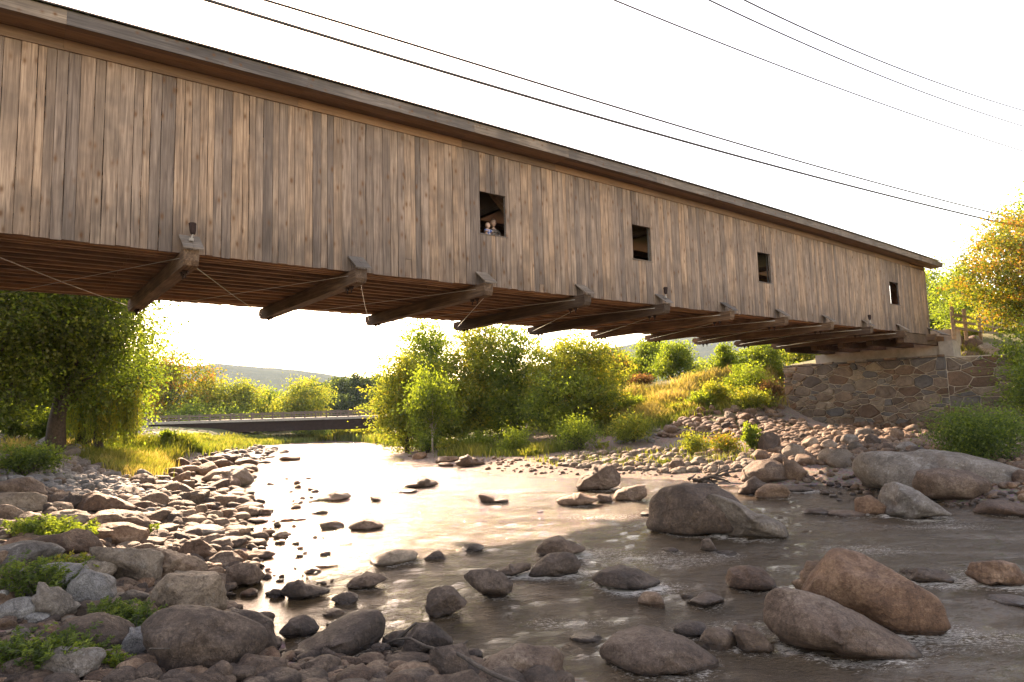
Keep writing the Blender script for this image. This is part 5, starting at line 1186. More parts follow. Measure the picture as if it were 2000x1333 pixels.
# golden trees behind the far bridge
tpx('golden_tree', 'tall golden topped tree left of the hills', 'tree', 262, 398, 678, 838, 112, 15000, .42, 'lo', 11, trunk_r=.35, low=.0, spread=.85, nl=11, per=24)
tpx('broadleaf_tree', 'yellow green tree right beside the tall golden one', 'tree', 372, 446, 736, 838, 116, 7000, .42, 'ly', 12, trunk_r=.3, low=.0, spread=.8)
tpx('broadleaf_tree', 'round crowned tree standing above the middle of the road bridge', 'tree', 438, 512, 742, 846, 120, 7000, .42, 'ly', 13, trunk_r=.3, low=.05, spread=.8)
tpx('broadleaf_tree', 'darker tree in the dip between two lighter crowns over the road bridge', 'tree', 498, 556, 758, 846, 128, 4500, .42, 'lg', 14, trunk_r=.3, low=.0, spread=.8)
tpx('spreading_tree', 'broad yellow tree with fanned branches in front of the dark pines', 'tree', 532, 642, 745, 866, 118, 10000, .4, 'ly', 15, trunk_r=.35, low=.05, spread=.8)
tpx('broadleaf_tree', 'low green tree seen under and over the left half of the road bridge', 'tree', 330, 420, 790, 862, 106, 5000, .38, 'lg', 16, trunk_r=.2, low=.0, spread=.6)
tpx('broadleaf_tree', 'low tree under the span of the road bridge, middle', 'tree', 410, 505, 800, 862, 112, 5000, .38, 'lg', 17, trunk_r=.2, low=.0, spread=.6)
tpx('broadleaf_tree', 'low tree filling the gap under the bridge left of the fanned yellow tree', 'tree', 490, 580, 800, 864, 124, 5000, .38, 'ld', 18, trunk_r=.2, low=.0, spread=.6)
tpx('broadleaf_tree', 'small rounded tree under the bridge before the open river', 'tree', 575, 640, 830, 868, 108, 4000, .34, 'lg', 19, trunk_r=.2, low=.0, spread=.5)
tpx('broadleaf_tree', 'low bright bush tree under the right end of the road bridge', 'tree', 690, 762, 835, 864, 104, 3600, .34, 'ly', 20, trunk_r=.15, low=.0, spread=.5)
tpx('broadleaf_tree', 'small tree above the right end of the road bridge', 'tree', 695, 752, 792, 862, 118, 3600, .36, 'ly', 25, trunk_r=.15, low=.0, spread=.5)
# dark pines
pine = None
for k, (x, yt, Y) in enumerate([(622, 752, 165), (634, 745, 175), (648, 739, 170), (660, 742, 182), (671, 734, 172), (684, 736, 180), (696, 731, 170), (707, 734, 182), (718, 728, 172), (730, 733, 180), (741, 730, 172), (752, 735, 182), (640, 770, 160), (668, 768, 160), (700, 765, 162), (728, 764, 160), (655, 755, 190), (764, 735, 175)]):
    b = at(x, 850, Y); z = float(height(b[0], b[1])); h = at(x, yt, Y)[2]-z
    od = sorted([622, 634, 648, 660, 671, 684, 696, 707, 718, 730, 741, 752, 640, 668, 700, 728, 655, 764]).index(x); lab = ['first', 'second', 'third', 'fourth', 'fifth', 'sixth', 'seventh', 'eighth', 'ninth', 'tenth', 'eleventh', 'twelfth', 'thirteenth', 'fourteenth', 'fifteenth', 'sixteenth', 'seventeenth', 'eighteenth'][od]+' dark pine from the left in the stand beyond the road bridge'
    if k in (0, 1, 2):
        lb = []
        rr_ = random.Random(60+k)
        for i in range(12):
            q = (i+.5)/12; lb.append((rr_.uniform(-.6, .6), rr_.uniform(-.6, .6), h*(.06+.9*q), 3.3*(1-q)**.8+.35, 3.3*(1-q)**.8+.35, h*.05))
        t = make_tree('pine_tree', lab, 'pine', (b[0], b[1], z), h, 6, 5200, .5, 'lc', 70+k, trunk_r=.25, lobes=lb, spread=.6, group='dark pines beyond the road bridge', per=20)
        if k == 0: pines = [(t, h)]
        else: pines.append((t, h))
    else:
        t0, h0 = pines[k % 3]; copy_tree(t0, (b[0], b[1], z), k*1.7, h/h0, lab)
# the big clump on the far right bank
for k, (x0, x1, yt, mt) in enumerate([(775, 870, 780, 'lg'), (850, 945, 770, 'ld'), (925, 1020, 765, 'lg'), (1000, 1085, 760, 'ld')]):
    tpx('undergrowth_tree', ['low leafy tree at the waterside foot of the clump', 'dark low tree under the middle of the clump', 'low green tree between the trunks of the clump', 'dark low tree left of the round tree'][k], 'tree', x0, x1, yt, 872, 54, 7000, .19, mt, 330+k, trunk_r=.08, low=0, spread=.36)
tpx('cottonwood_tree', 'pale green tree at the left end of the far bank clump, leaning over the water', 'tree', 742, 850, 690, 868, 50, 15000, .20, 'ly', 31, trunk_r=.16, low=.03, spread=.40, nl=11)
tpx('cottonwood_tree', 'tall green tree reaching up to the bridge beside the clump of pale trees', 'tree', 785, 905, 628, 868, 53, 22000, .20, 'lg', 32, trunk_r=.2, low=.05, spread=.42, nl=12)
tpx('maple_tree', 'bright yellow green tree in the middle of the clump', 'tree', 875, 1005, 620, 868, 50, 22000, .20, 'ly', 33, trunk_r=.2, low=.05, spread=.40, nl=12)
tpx('young_tree', 'slim light green young tree with a bare thin trunk before the clump', 'tree', 800, 890, 725, 880, 43, 7000, .17, 'lg', 34, trunk_r=.07, low=.22, spread=.33, bark='barkpale')
tpx('maple_tree', 'thin leaved tree with twiggy top just left of the round orange tinged tree', 'tree', 965, 1060, 640, 866, 48, 15000, .18, 'lg', 35, trunk_r=.16, low=.04, spread=.38, nl=11)
tpx('round_tree', 'dense round tree with orange tinged top beside the picnic shelter', 'tree', 1030, 1208, 655, 838, 47, 30000, .18, 'ly', 36, trunk_r=.22, low=.0, spread=.40, nl=13)
tpx('round_tree', 'shaded green underside tree in front of the orange tinged one', 'tree', 1040, 1190, 720, 846, 44, 14000, .17, 'lg', 37, trunk_r=.16, low=.0, spread=.36, nl=11)
tpx('sapling', 'golden sapling right behind the round tree', 'tree', 1160, 1222, 678, 780, 56, 6000, .2, 'lo', 38, trunk_r=.1, low=.0, spread=.35)
tpx('broadleaf_tree', 'small dark green tree left of the twin green trees on the bank', 'tree', 1196, 1236, 684, 772, 70, 4500, .24, 'lg', 39, trunk_r=.12, low=.0, spread=.4)
tpx('broadleaf_tree', 'taller left one of twin green trees on the grassy bank', 'tree', 1232, 1304, 662, 768, 62, 10000, .2, 'lg', 40, trunk_r=.12, low=.05, spread=.35)
tpx('broadleaf_tree', 'right one of twin green trees on the grassy bank, paler', 'tree', 1280, 1348, 672, 762, 56, 8000, .18, 'lg', 41, trunk_r=.1, low=.05, spread=.33)
tpx('sapling', 'small pointed green tree under the bridge floor, left of the vine covered slope', 'tree', 1395, 1442, 674, 742, 52, 5500, .16, 'lg', 42, trunk_r=.07, low=.05, spread=.26, cone=1)
tpx('multi_stem_tree', 'small tree with several pale stems at the top of the slope by the abutment', 'tree', 1455, 1530, 668, 728, 50, 8000, .16, 'lg', 43, trunk_r=.05, low=.1, spread=.3, stems=4, bark='barkpale')
tpx('broadleaf_tree', 'yellow green shrub tree behind the top of the stone abutment', 'tree', 1520, 1600, 672, 722, 56, 6000, .17, 'ly', 44, trunk_r=.06, low=.0, spread=.3)
for k, (x0, x1, yt, yb, Y) in enumerate([(1340, 1400, 708, 745, 100), (1375, 1420, 695, 740, 110), (1420, 1465, 690, 735, 115)]):
    tpx('far_tree', ['far tree line patch right of the twin trees', 'far tree with a rounded top beyond the slope', 'far dim tree behind the pointed sapling'][k], 'tree', x0, x1, yt, yb, Y, 3000, .36, 'lg' if k else 'ly', 46+k, trunk_r=.1, low=0, spread=.6)
# right side beyond the bridge
tpx('autumn_tree', 'big orange and yellow tree at the right edge', 'tree', 1925, 2140, 420, 700, 37, 32000, .15, 'lo', 51, trunk_r=.2, low=.36, spread=.36, nl=13, bark='barkpale')
tpx('broadleaf_tree', 'bright green tree between the bridge end and the orange tree', 'tree', 1830, 1925, 520, 660, 58, 15000, .2, 'lg', 52, trunk_r=.2, low=.0, spread=.42, nl=11)
tpx('broadleaf_tree', 'dense green tree filling the space behind the timber railing', 'tree', 1860, 2000, 560, 700, 52, 16000, .2, 'lg', 61, trunk_r=.15, low=.0, spread=.42, nl=11)
tpx('broadleaf_tree', 'yellow green shrubby tree low behind the railing posts', 'tree', 1900, 2010, 600, 690, 46, 9000, .16, 'ly', 62, trunk_r=.1, low=.0, spread=.36)
tpx('broadleaf_tree', 'airy tree rising right behind the bridge end', 'tree', 1788, 1862, 512, 650, 66, 10000, .22, 'lg', 53, trunk_r=.15, low=.0, spread=.42)
tpx('spruce_tree', 'dark blue green spruce half hidden by the bridge end', 'tree', 1800, 1845, 560, 655, 60, 7000, .2, 'lc', 54, trunk_r=.12, low=.0, spread=.3, cone=1)
tpx('broadleaf_tree', 'leafy green tree below the orange one at the right edge', 'tree', 1995, 2130, 610, 760, 33, 15000, .14, 'lg', 55, trunk_r=.12, low=.0, spread=.34)
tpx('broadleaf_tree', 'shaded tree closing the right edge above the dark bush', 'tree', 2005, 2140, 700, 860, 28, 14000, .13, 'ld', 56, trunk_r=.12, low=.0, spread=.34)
tpx('broadleaf_tree', 'high tree outside the right edge', 'tree', 2010, 2250, 330, 720, 44, 14000, .2, 'lg', 57, trunk_r=.25, low=.1, spread=.5)

def bush(label, x0, x1, yt, yb, n, leaf, mat, seed, name='bush', Y=None, **k):
    fx = (x0+x1)/2; p = hit(fx, yb) if Y is None else at(fx, yb, Y); wd = (x1-x0)/F*p[1]; c = p.copy(); c[1] += wd*.25
    z = float(height(c[0], c[1])); h = max(at(fx, yt, c[1])[2]-z, .15)
    rng = np.random.default_rng(seed); r = random.Random(seed); lb = []
    for i in range(7):
        a = r.uniform(0, 6.28); q = r.uniform(.1, .6); lb.append((math.cos(a)*wd*.5*q, math.sin(a)*wd*.4*q, h*r.uniform(.3, .68), wd*.24, wd*.22, h*.3))
    t = empty(name, (c[0], c[1], z-.02), 0, label, 'bush')
    pts, tone, cl, bias = crown_points(lb, max(n//16, 6), 16, min(wd, h*2)*.07, rng, .3)
    kp = pts[:, 2] > 0; pts, tone, bias = pts[kp], tone[kp], bias[kp]
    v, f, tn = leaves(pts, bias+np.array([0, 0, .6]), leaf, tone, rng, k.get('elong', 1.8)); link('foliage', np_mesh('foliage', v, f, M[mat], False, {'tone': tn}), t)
    b = MB()
    for i in range(min(14, len(cl))):
        c2 = cl[i]; b.tube([(c2[0]*.15, c2[1]*.15, -.05), (c2[0]*.55, c2[1]*.55, c2[2]*.6), tuple(c2)], [.012*wd+.004, .008*wd+.003, .002*wd+.001], 4, cap=False)
    b.build('stem', M['bark'], t)
def weed(label, x0, x1, yt, yb, n, leaf, mat, seed, name='weed'):
    rng = np.random.default_rng(seed); r = random.Random(seed); fx = (x0+x1)/2; p = hit(fx, yb); k = p[1]/F; wd = (x1-x0)*k; hh = (yb-yt)*k
    t = empty(name, p, 0, label, 'plant'); b = MB(); C_ = []; T = []; Bs = []
    ns = max(8, n//45)
    for i in range(ns):
        bx, by = r.uniform(-.5, .5)*wd*.8, r.uniform(-.1, .9)*wd*.5; q = np.array([p[0]+bx, p[1]+by]); z = float(height(q[0], q[1]))-p[2]+r.uniform(0, .08)
        L_ = hh*r.uniform(.35, .95)*.8; a = r.uniform(0, 6.28); out = L_*r.uniform(.3, .9); m_ = 7; pts = []
        for j in range(m_):
            f_ = j/(m_-1); pts.append(np.array([bx+math.cos(a)*out*f_, by+math.sin(a)*out*f_, z+L_*(f_-.42*f_*f_)*1.3]))
        b.tube(pts, [.004, .0035, .003, .003, .0025, .002, .001], 4, cap=False)
        tn = r.gauss(.5, .2)
        for j in range(45):
            f_ = r.uniform(.15, 1.02)*(m_-1); j0 = min(int(f_), m_-2); c = pts[j0]+(pts[j0+1]-pts[j0])*(f_-j0); C_.append(c); sd_ = r.choice([-1, 1])
            Bs.append(np.array([-math.sin(a)*sd_*2+math.cos(a)*.8, math.cos(a)*sd_*2+math.sin(a)*.8, .4])); T.append(min(max(tn+r.gauss(0, .12), 0), 1))
    v, f, ta = leaves(np.array(C_)+rng.normal(size=(len(C_), 3))*.006, np.array(Bs), leaf, np.array(T), rng, 2.6)
    link('foliage', np_mesh('foliage', v, f, M[mat], False, {'tone': ta}), t); b.build('stem', M['bark'], t)
for q in [('bright sunlit leafy bush on the left bank boulders', 5, 160, 998, 1062, 5200, .055, 'lg', 101), ('shaded weeds hanging over the grey granite boulder at the left edge', -30, 110, 1060, 1180, 4200, .05, 'ld', 102),  # weeds in shade take the dark leaf, so their shade is in the colour
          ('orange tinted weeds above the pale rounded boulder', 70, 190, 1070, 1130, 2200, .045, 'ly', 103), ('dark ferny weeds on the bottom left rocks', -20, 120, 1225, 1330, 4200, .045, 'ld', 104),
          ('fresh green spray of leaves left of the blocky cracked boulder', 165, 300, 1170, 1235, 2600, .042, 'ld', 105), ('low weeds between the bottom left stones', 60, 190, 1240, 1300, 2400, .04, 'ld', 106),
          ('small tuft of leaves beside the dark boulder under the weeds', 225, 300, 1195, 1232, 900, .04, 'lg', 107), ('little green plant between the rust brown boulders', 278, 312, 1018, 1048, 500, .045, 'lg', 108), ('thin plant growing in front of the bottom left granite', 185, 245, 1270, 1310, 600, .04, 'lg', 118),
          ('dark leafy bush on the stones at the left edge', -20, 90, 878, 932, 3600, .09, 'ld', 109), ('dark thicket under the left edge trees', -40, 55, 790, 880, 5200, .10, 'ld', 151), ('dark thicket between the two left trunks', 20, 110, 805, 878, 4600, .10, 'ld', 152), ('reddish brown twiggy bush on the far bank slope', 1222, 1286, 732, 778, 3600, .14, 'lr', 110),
          ('yellow brown bush at the foot of the grassy slope', 1190, 1290, 812, 868, 5200, .12, 'ly', 111), ('green bushes massed under the round tree', 1090, 1200, 815, 880, 4500, .12, 'lg', 112),
          ('upright bright green shrub before the stone heap', 1455, 1486, 818, 884, 2600, .10, 'lg', 113), ('yellow green low bush on the cobbles left of the upright shrub', 1325, 1390, 845, 890, 2600, .09, 'ly', 114),
          ('low bush tinged orange on the cobbles', 1385, 1452, 850, 892, 2200, .09, 'lo', 115), ('large shaded bush at the right edge before the wing wall', 1865, 2040, 795, 905, 16000, .075, 'ld', 116),
          ('lone tall weed on the sand bar', 1158, 1192, 845, 882, 500, .10, 'ly', 117), ('bright weed at the rim of the shaded right bush', 1868, 1892, 868, 892, 400, .07, 'ly', 119),
          ('dark bush behind the far left shallows by the bridge abutment', 305, 340, 842, 866, 1000, .16, 'lg', 120), ('leafy edge bush at the left foot of the tree clump', 805, 860, 845, 886, 2400, .12, 'lg', 121),
          ('pale grassy bush at the foot of the tree clump', 858, 905, 852, 888, 2200, .12, 'ly', 122), ('bush of small leaves below the young tree', 900, 965, 845, 884, 2600, .12, 'lg', 123), ('silvery green bush with long stems at the edge of the sand', 960, 1040, 838, 888, 3200, .11, 'lg', 124), ('low green tuft on the sand bar, left', 1015, 1055, 872, 893, 800, .09, 'ly', 125),
          ('low green tuft near the tall split boulder on the cobble band', 1285, 1312, 893, 910, 500, .07, 'ly', 126), ('vine sprays over the boulders by the fence', 1855, 1935, 640, 690, 3400, .12, 'ly', 127), ('green growth in the corner of the seat and the boulders', 1838, 1872, 668, 700, 1200, .10, 'lg', 128)]:
    if q[8] in (101, 102, 103, 104, 105, 106, 107, 108, 117, 118, 119, 125, 126): weed(*q[:5], int(q[5]*(1.8 if q[8] == 101 else 1.2)), *q[6:])
    elif q[0].startswith('vine sprays'): bush(*q, Y=42)
    elif q[0].startswith('dark thicket'): bush(*q, Y=29)
    elif q[0].startswith('green growth'): bush(*q, Y=42)
    elif q[0].startswith('reddish'): bush(*q, Y=56)
    else: bush(*q)
for k, (x0, x1, yt, yb, Y, mt) in enumerate([(1410, 1470, 715, 770, 45, 'lg'), (1450, 1522, 705, 780, 43, 'lg'), (1380, 1450, 745, 800, 43, 'ly'), (1440, 1520, 760, 812, 41, 'ly'), (1350, 1410, 765, 815, 43, 'lg'), (1290, 1370, 790, 835, 43, 'ly'), (1190, 1290, 778, 830, 46, 'lg'), (1490, 1540, 745, 800, 42, 'lr'), (620, 700, 838, 860, 112, 'ly'), (340, 400, 850, 868, 84, 'ly')]):
    bush(['vines climbing the top of the slope under the bridge', 'thick vines beside the upper corner of the abutment', 'yellow green vines in the middle of the slope', 'vines draping over the stone heap', 'leafy growth left of the vines on the slope', 'dry bush low on the grassy slope', 'dark weeds at the rim of the lawn beside the round tree', 'brownish dry vines against the abutment corner', 'pale bushes lining the far shore past the road bridge', 'grassy shrubs at the foot of the road bridge'][k], x0, x1, yt, yb, 4200, .13 if Y < 60 else .3, mt, 140+k, Y=Y)

# grass
def grass(name, label, poly, n, h0, h1, mat, seed, wide=.012, Ymin=None):
    rs = random.Random(seed); rng = np.random.default_rng(seed); xs = [p[0] for p in poly]; ys = [p[1] for p in poly]; P_ = []
    t = 0
    while len(P_) < n and t < n*6:
        t += 1; x = rs.uniform(min(xs), max(xs)); y = rs.uniform(min(ys), max(ys))
        if inside(poly, x, y): P_.append((x, y))
    P_ = np.array([hit(x, y, water=False) for x, y in P_[::6]]); P_ = np.repeat(P_, 6, 0); n = len(P_)
    P_[:, :2] += rng.normal(size=(n, 2))*.28*(P_[:, 1:2]/35)
    P_[:, 2] = [float(height(a, b)) for a, b in P_[:, :2]]
    P_ = P_[P_[:, 2] > W(P_[:, 1])+.04]; n = len(P_)
    clump = vnoise(np.stack([P_[:, 0]*.9, P_[:, 1]*.5, P_[:, 0]*0], 1), seed)
    h = rng.uniform(h0, h1, n)*(1+.35*clump); a = rng.uniform(0, 6.28, n); w_ = wide*rng.uniform(.6, 1.5, n)*np.maximum(1, P_[:, 1]/22)
    bend = rng.normal(size=(n, 2))*h[:, None]*.28; s = np.stack([np.cos(a)*w_, np.sin(a)*w_, 0*a], 1)
    mid = P_+np.concatenate([bend*.35, (h*.6)[:, None]], 1); tip = P_+np.concatenate([bend, h[:, None]], 1)
    v = np.stack([P_-s, P_+s, mid+s*.7, mid-s*.7, tip], 1).reshape(-1, 3); k = np.arange(n)[:, None]*5
    f = np.concatenate([k+np.array([[0, 1, 2, 3]]), k+np.array([[3, 2, 4, 4]])]); f4 = f[:n]; f3 = (k+np.array([[3, 2, 4]]))
    tn = np.repeat(np.clip(.45+.22*rng.normal(size=n)+.3*clump, 0, 1), 5)
    me = bpy.data.meshes.new(name); me.vertices.add(len(v)); me.vertices.foreach_set('co', v.astype(np.float32).ravel())
    li = np.concatenate([f4.ravel(), f3.ravel()]).astype(np.int32); me.loops.add(len(li)); me.loops.foreach_set('vertex_index', li)
    me.polygons.add(2*n); me.polygons.foreach_set('loop_start', np.concatenate([np.arange(n)*4, 4*n+np.arange(n)*3]).astype(np.int32)); me.polygons.foreach_set('loop_total', np.concatenate([np.full(n, 4), np.full(n, 3)]).astype(np.int32))
    at_ = me.attributes.new('tone', 'FLOAT', 'POINT'); at_.data.foreach_set('value', tn.astype(np.float32)); me.update(calc_edges=True); me.materials.append(M[mat])
    tag(link(name, me), label, None, None, 'stuff')
grass('tall_grass', 'bright tall grass patch on the left bank below the willow', [(165, 905), (200, 868), (300, 862), (355, 880), (330, 905), (290, 935), (230, 930)], 15000, .2, .5, 'gr', 201)
grass('tall_grass', 'dry grass rim in front of the bright patch', [(170, 900), (240, 900), (330, 905), (290, 942), (240, 935)], 3500, .25, .6, 'gd', 202)
grass('meadow_grass', 'strip of yellow meadow grass on the far left shore', [(345, 872), (420, 858), (560, 856), (640, 857), (600, 866), (480, 872), (400, 885)], 11000, .35, .7, 'gr', 203, .02)
grass('meadow_grass', 'long dry grass covering the slope left of the abutment', [(1190, 775), (1300, 768), (1360, 745), (1440, 735), (1520, 722), (1520, 790), (1420, 792), (1330, 812), (1280, 830), (1190, 820)], 26000, .35, .85, 'gd', 204, .016)
grass('meadow_grass', 'green grass low on the slope left of the abutment', [(1190, 800), (1320, 790), (1420, 780), (1500, 775), (1430, 800), (1330, 820), (1250, 850), (1180, 850)], 12000, .25, .6, 'gr', 205, .016)
grass('lawn_grass', 'mown lawn beside the picnic shelter', [(1195, 770), (1290, 762), (1290, 772), (1200, 782)], 3000, .06, .14, 'gr', 206)
grass('shore_grass', 'grass along the foot of the far bank trees', [(855, 892), (900, 875), (1040, 872), (1120, 878), (1040, 892), (940, 892)], 5000, .25, .6, 'gr', 207)
grass('shore_grass', 'thin grass tufts on the sand bar and cobbles', [(1020, 900), (1200, 880), (1460, 870), (1480, 900), (1300, 915), (1080, 910)], 1500, .12, .35, 'gr', 208)
grass('shore_grass', 'grass on the far shore past the road bridge', [(640, 858), (760, 858), (790, 872), (720, 870)], 3000, .5, 1.2, 'gr', 209, .02)
grass('shore_grass', 'grass and leaf litter under the left trees', [(0, 868), (110, 858), (200, 862), (190, 878), (60, 890), (0, 905)], 3000, .1, .35, 'gd', 210)
grass('bank_grass', 'rough grass on the slope behind the bridge end', [(1830, 690), (1900, 690), (2000, 720), (2000, 800), (1900, 760)], 5000, .2, .5, 'gr', 211)

# ------------------------------------------------------------------ the two people at the window
def skin_obj(name, verts, edges, radii, mat, parent, loc, sub=1, root=0):
    me = bpy.data.meshes.new(name); me.from_pydata(verts, edges, []); me.materials.append(mat)
    o = link(name, me, parent, loc); md = o.modifiers.new('skin', 'SKIN'); md.use_smooth_shade = True
    if not me.skin_vertices: 
        bm = bmesh.new(); bm.from_mesh(me); bm.verts.layers.skin.verify(); bm.to_mesh(me); bm.free()
    for i, r_ in enumerate(radii):
        r_ = r_ if hasattr(r_, '__len__') else (r_, r_); me.skin_vertices[0].data[i].radius = r_
        me.skin_vertices[0].data[i].use_root = (i == root)
    sb = o.modifiers.new('sub', 'SUBSURF'); sb.levels = sub; sb.render_levels = sub
    return o
M['skin'] = plain('skin', (.50, .30, .21), .6); M['hair'] = plain('brown_hair', (.09, .05, .03), .7, nscale=30); M['glass'] = plain('glasses_frame', (.02, .02, .02), .4)
def plaid(name, a, b, c):
    m, nt, bs = mat_base(name); v = coords(nt, 'Object', scale=(1, 1, 1), rnd=False)
    s = nd(nt, 'SeparateXYZ'); nt.links.new(v, s.inputs[0]); col = a
    f1 = math_n(nt, 'GREATER_THAN', math_n(nt, 'SINE', math_n(nt, 'MULTIPLY', s.outputs[0], 70.0)), .2)
    f2 = math_n(nt, 'GREATER_THAN', math_n(nt, 'SINE', math_n(nt, 'MULTIPLY', s.outputs[2], 70.0)), .2)
    x = mixc(nt, math_n(nt, 'MULTIPLY', f1, .8), a, b); x = mixc(nt, math_n(nt, 'MULTIPLY', f2, .6), x, c)
    nt.links.new(x, bs.inputs['Base Color']); bs.inputs['Roughness'].default_value = .9; return m
M['plaid_dark'] = plaid('dark_plaid', (.06, .05, .045), (.16, .13, .11), (.22, .17, .14)); M['plaid_blue'] = plaid('blue_plaid', (.05, .09, .22), (.45, .48, .55), (.10, .14, .28)); M['denim'] = plain('denim', (.06, .08, .13), .9)
def head(parent, loc, s, yaw, hairy, glasses):
    x, f = ico(4); v = x.copy()
    v = v*np.array([.075, .095, .115]); jaw = sstep(.0, -.115, v[:, 2]); v[:, 0] *= 1-.28*jaw; v[:, 1] *= 1-.10*jaw; v[:, 1] += .012*jaw*-1
    front = x[:, 1] < -.2                        # the face looks along -y
    def bumpf(cx, cz, rx, rz, amt):
        g = np.exp(-(((v[:, 0]-cx)/rx)**2+((v[:, 2]-cz)/rz)**2))*(x[:, 1] < 0); v[:, 1] -= amt*g
    bumpf(0, -.018, .013, .026, .022); bumpf(0, -.03, .018, .010, .010); bumpf(-.03, .012, .017, .012, -.010); bumpf(.03, .012, .017, .012, -.010); bumpf(0, .03, .05, .010, .005); bumpf(0, -.062, .026, .006, .006); bumpf(0, -.070, .03, .004, -.003); bumpf(0, -.095, .02, .015, .008)
    for sx in (-1, 1):
        g = np.exp(-(((v[:, 1]-.01)/.016)**2+((v[:, 2]+.005)/.026)**2))*(x[:, 0]*sx > .6); v[:, 0] += sx*.016*g
    R_ = Matrix.Rotation(yaw, 3, 'Z'); v = (v*s)@np.array(R_).T
    h = link('head', np_mesh('head', v, f, M['skin'], True), parent, loc)
    e = MB()
    for sx in (-.03, .03):
        for q, (rad_, dy) in enumerate(((.011, -.083),)):
            bmv = []; c = Vector((sx, dy, .012))
            e.tube([c+Vector((-.010, 0, 0)), c+Vector((-.004, -.004, .0)), c+Vector((.004, -.004, 0)), c+Vector((.010, 0, 0))], [.001, .006, .006, .001], 8)
    ev = [tuple((R_@(Vector(p)*s))) for p in e.v]; e.v = ev; e.build('eyes', M['glass'], h, smooth=True)
    ma = MB().tube([(-.022, -.094, -.062), (0, -.101, -.064), (.022, -.094, -.062)], [.001, .003, .001], 6); ma.v = [tuple(R_@(Vector(p)*s)) for p in ma.v]; ma.build('mouth', plain('lips', (.40, .16, .12), .5), h)
    if hairy:
        sel = (x[:, 2] > .35) | ((x[:, 1] > .15) & (x[:, 2] > -.45)) | ((np.abs(x[:, 0]) > .75) & (x[:, 2] > .05) & (x[:, 1] > -.2))
        hv = x*np.array([.083, .104, .122])*(1+.05*fbm(x*5, 3, 3)[:, None]); hv[:, 2] += .006
        ff = f[sel[f].all(1)]; link('hair', np_mesh('hair', (hv*s)@np.array(R_).T, ff, M['hair'], True), h)
    else:
        sel = (x[:, 2] > .5) | ((x[:, 1] > .3) & (x[:, 2] > -.2)); hv = x*np.array([.0765, .0965, .1165]); ff = f[sel[f].all(1)]; link('hair', np_mesh('hair', (hv*s)@np.array(R_).T, ff, plain('downy_hair', (.36, .22, .14), .8), True), h)
    if glasses:
        g = MB()
        for sx in (-.032, .032): g.tube([(sx+.022*math.cos(t), -.1, .012+.016*math.sin(t)) for t in np.linspace(0, 2*math.pi, 13)], .0026, 5, cap=False)
        g.tube([(-.01, -.103, .014), (.01, -.103, .014)], .0024, 5)
        for sx in (-1, 1): g.tube([(sx*.054, -.098, .014), (sx*.08, -.03, .012), (sx*.078, .02, .006)], .0022, 5)
        g.v = [tuple(R_@(Vector(p)*s)) for p in g.v]; g.build('glasses', M['glass'], h)
    return h
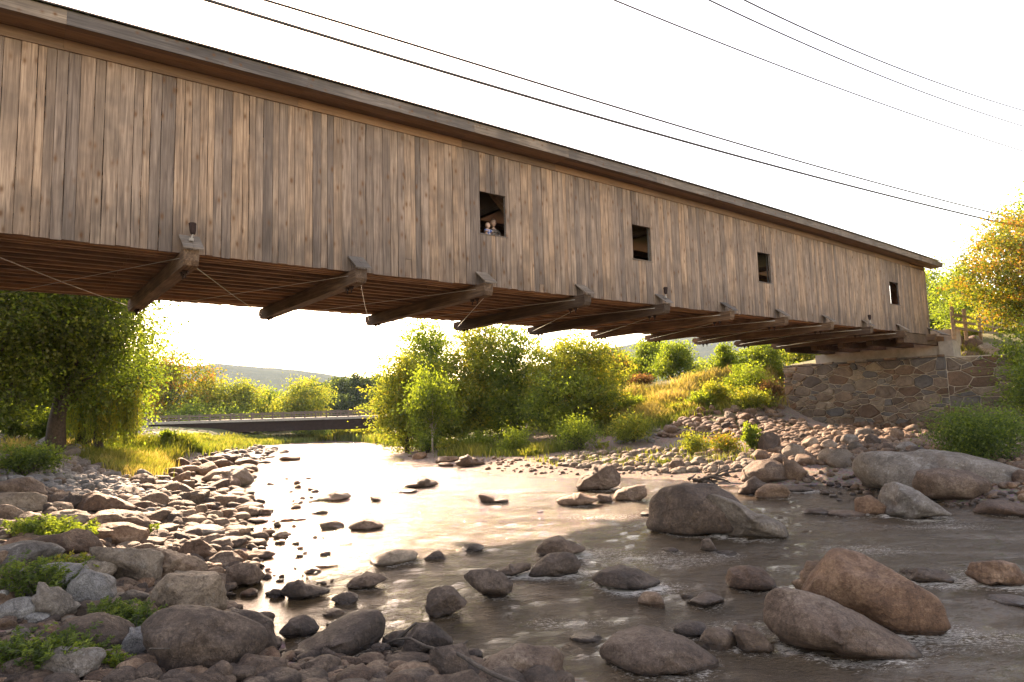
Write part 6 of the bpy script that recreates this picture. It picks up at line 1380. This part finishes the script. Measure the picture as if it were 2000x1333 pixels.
def people():
    n0 = 16.55; s_m, z_m = wall_hit(963.5, 436.5, n0); fl = ZB+.44
    # local frame of each: x along the bridge, -y towards the river
    p = B(s_m, n0); man = empty('person', (p[0], p[1], fl), ROT, 'man with glasses and dark plaid shirt looking out of the first window', 'person')
    hz = z_m-fl; sh = hz-.26; hp = hz*.53; k = .05
    face_yaw = .35+math.pi*0
    head(man, (0, 0, hz), 1.16, -.35, True, True)
    fing = []
    V = [(0, .02, hp), (0, .01, hp+.25), (0, 0, sh-.06), (0, 0, sh), (0, 0, sh+.07), (0, 0, sh+.14)]; E_ = [(0, 1), (1, 2), (2, 3), (3, 4), (4, 5)]; Rr = [(.15, .11), (.14, .10), (.17, .105), (.12, .08), .055, .052]
    def add(pts, rad, at0):
        i0 = len(V); V.extend(pts); Rr.extend(rad); E_.append((at0, i0)); E_.extend([(i0+j, i0+j+1) for j in range(len(pts)-1)]); return i0+len(pts)-1
    ha = add([(-.19, 0, sh-.02), (-.27, -.06, sh-.27), (-.30, -.26, sh-.34), (-.27, -.33, sh-.32)], [.062, .046, .034, .030], 3)
    hb = add([(.19, 0, sh-.02), (.27, -.03, sh-.28), (.16, -.26, sh-.30), (.04, -.30, sh-.26)], [.062, .046, .034, .030], 3)
    for sx in (-.09, .09): add([(sx, .02, hp-.08), (sx, -.02, hp*.52), (sx, .04, .1), (sx, -.12, .05)], [.088, .062, .045, .04], 0)
    skin_obj('body', V, E_, Rr, M['skin'], man, (0, 0, 0), 2)
    for side, hnd, dr in ((0, V[ha], (1, 0, 0)), (1, V[hb], (-1, 0, 0))):
        fv = [hnd]; fe = []; fr_ = [.026]
        for j in range(5):
            off = (j-2)*.018; L_ = [.045, .07, .078, .072, .058][j]; a = len(fv)
            d = np.array(dr, float); q0 = np.array(hnd)+d*.05+np.array([0, -.01, -off]); q1 = q0+d*L_*.55+np.array([0, -.012, 0]); q2 = q1+d*L_*.4+np.array([0, .022, 0])
            if j == 0: q0 = np.array(hnd)+d*.015+np.array([0, -.01, .035]); q1 = q0+d*.03+np.array([0, 0, .02]); q2 = q1+d*.025
            fv += [tuple(q0), tuple(q1), tuple(q2)]; fr_ += [.010, .009, .007]; fe += [(0, a), (a, a+1), (a+1, a+2)]
        skin_obj('hand', fv, fe, fr_, M['skin'], man, (0, 0, 0), 1)
    k = 1.16; V2 = V[:4]+V[6:9]+V[10:13]
    skin_obj('shirt', V2, [(0, 1), (1, 2), (2, 3), (3, 4), (4, 5), (5, 6), (3, 7), (7, 8), (8, 9)], [(.165, .125), (.155, .115), (.185, .12), (.13, .09), .075, .058, .046, .075, .058, .046], M['plaid_dark'], man, (0, 0, 0), 2)
    V3 = [V[0]]; E3 = []; R3 = [(.165, .125)]
    for sx in (-.09, .09):
        i = len(V3); V3 += [(sx, .02, hp-.08), (sx, -.02, hp*.52), (sx, .04, .13)]; R3 += [.10, .075, .062]; E3 += [(0, i), (i, i+1), (i+1, i+2)]
    skin_obj('trousers', V3, E3, R3, M['denim'], man, (0, 0, 0), 2)
    # baby carried on his right side, nearer the window's left edge
    nb_ = 16.36; s_b, z_b = wall_hit(952.5, 441, nb_); q = B(s_b, nb_)
    bt = .42; baby = empty('person', (q[0], q[1], z_b-bt), ROT, 'baby in a blue and white plaid shirt held up beside the man', 'person')
    head(baby, (0, 0, bt), .82, .55, False, False)
    Vb = [(0, .02, .05), (0, .02, .18), (0, .01, .29), (0, 0, .34)]; Eb = [(0, 1), (1, 2), (2, 3)]; Rb = [(.085, .075), (.085, .07), (.075, .055), .035]
    def addb(pts, rad, a0):
        i0 = len(Vb); Vb.extend(pts); Rb.extend(rad); Eb.append((a0, i0)); Eb.extend([(i0+j, i0+j+1) for j in range(len(pts)-1)])
    addb([(-.09, 0, .27), (-.12, -.08, .21), (-.07, -.14, .20)], [.034, .026, .02], 2); addb([(.09, 0, .27), (.12, -.08, .21), (.08, -.14, .20)], [.034, .026, .02], 2)
    addb([(-.06, -.03, .02), (-.08, -.14, -.02), (-.07, -.12, -.16)], [.05, .038, .028], 0); addb([(.06, -.03, .02), (.08, -.14, -.02), (.07, -.12, -.16)], [.05, .038, .028], 0)
    skin_obj('body', Vb, Eb, Rb, M['skin'], baby, (0, 0, 0), 2)
    skin_obj('shirt', Vb[:3]+Vb[4:6]+Vb[7:9], [(0, 1), (1, 2), (2, 3), (3, 4), (2, 5), (5, 6)], [(.098, .088), (.098, .083), (.088, .066), .044, .036, .044, .036], M['plaid_blue'], baby, (0, 0, 0), 2)
    for s_, i in ((-1, 6), (1, 9)):
        hv = Vb[i]; fv = [hv]; fe = []; fr_ = [.016]
        for j in range(5):
            a = len(fv); q0 = (hv[0]+(j-2)*.008, hv[1]-.018, hv[2]+(.006 if j == 0 else 0)); fv += [q0, (q0[0], q0[1]-.018, q0[2]-.008)]; fr_ += [.005, .004]; fe += [(0, a), (a, a+1)]
        skin_obj('hand', fv, fe, fr_, M['skin'], baby, (0, 0, 0), 1)
people()
print('objects', len(bpy.data.objects), 'tris', sum(len(o.data.polygons) for o in bpy.data.objects if o.type == 'MESH'))
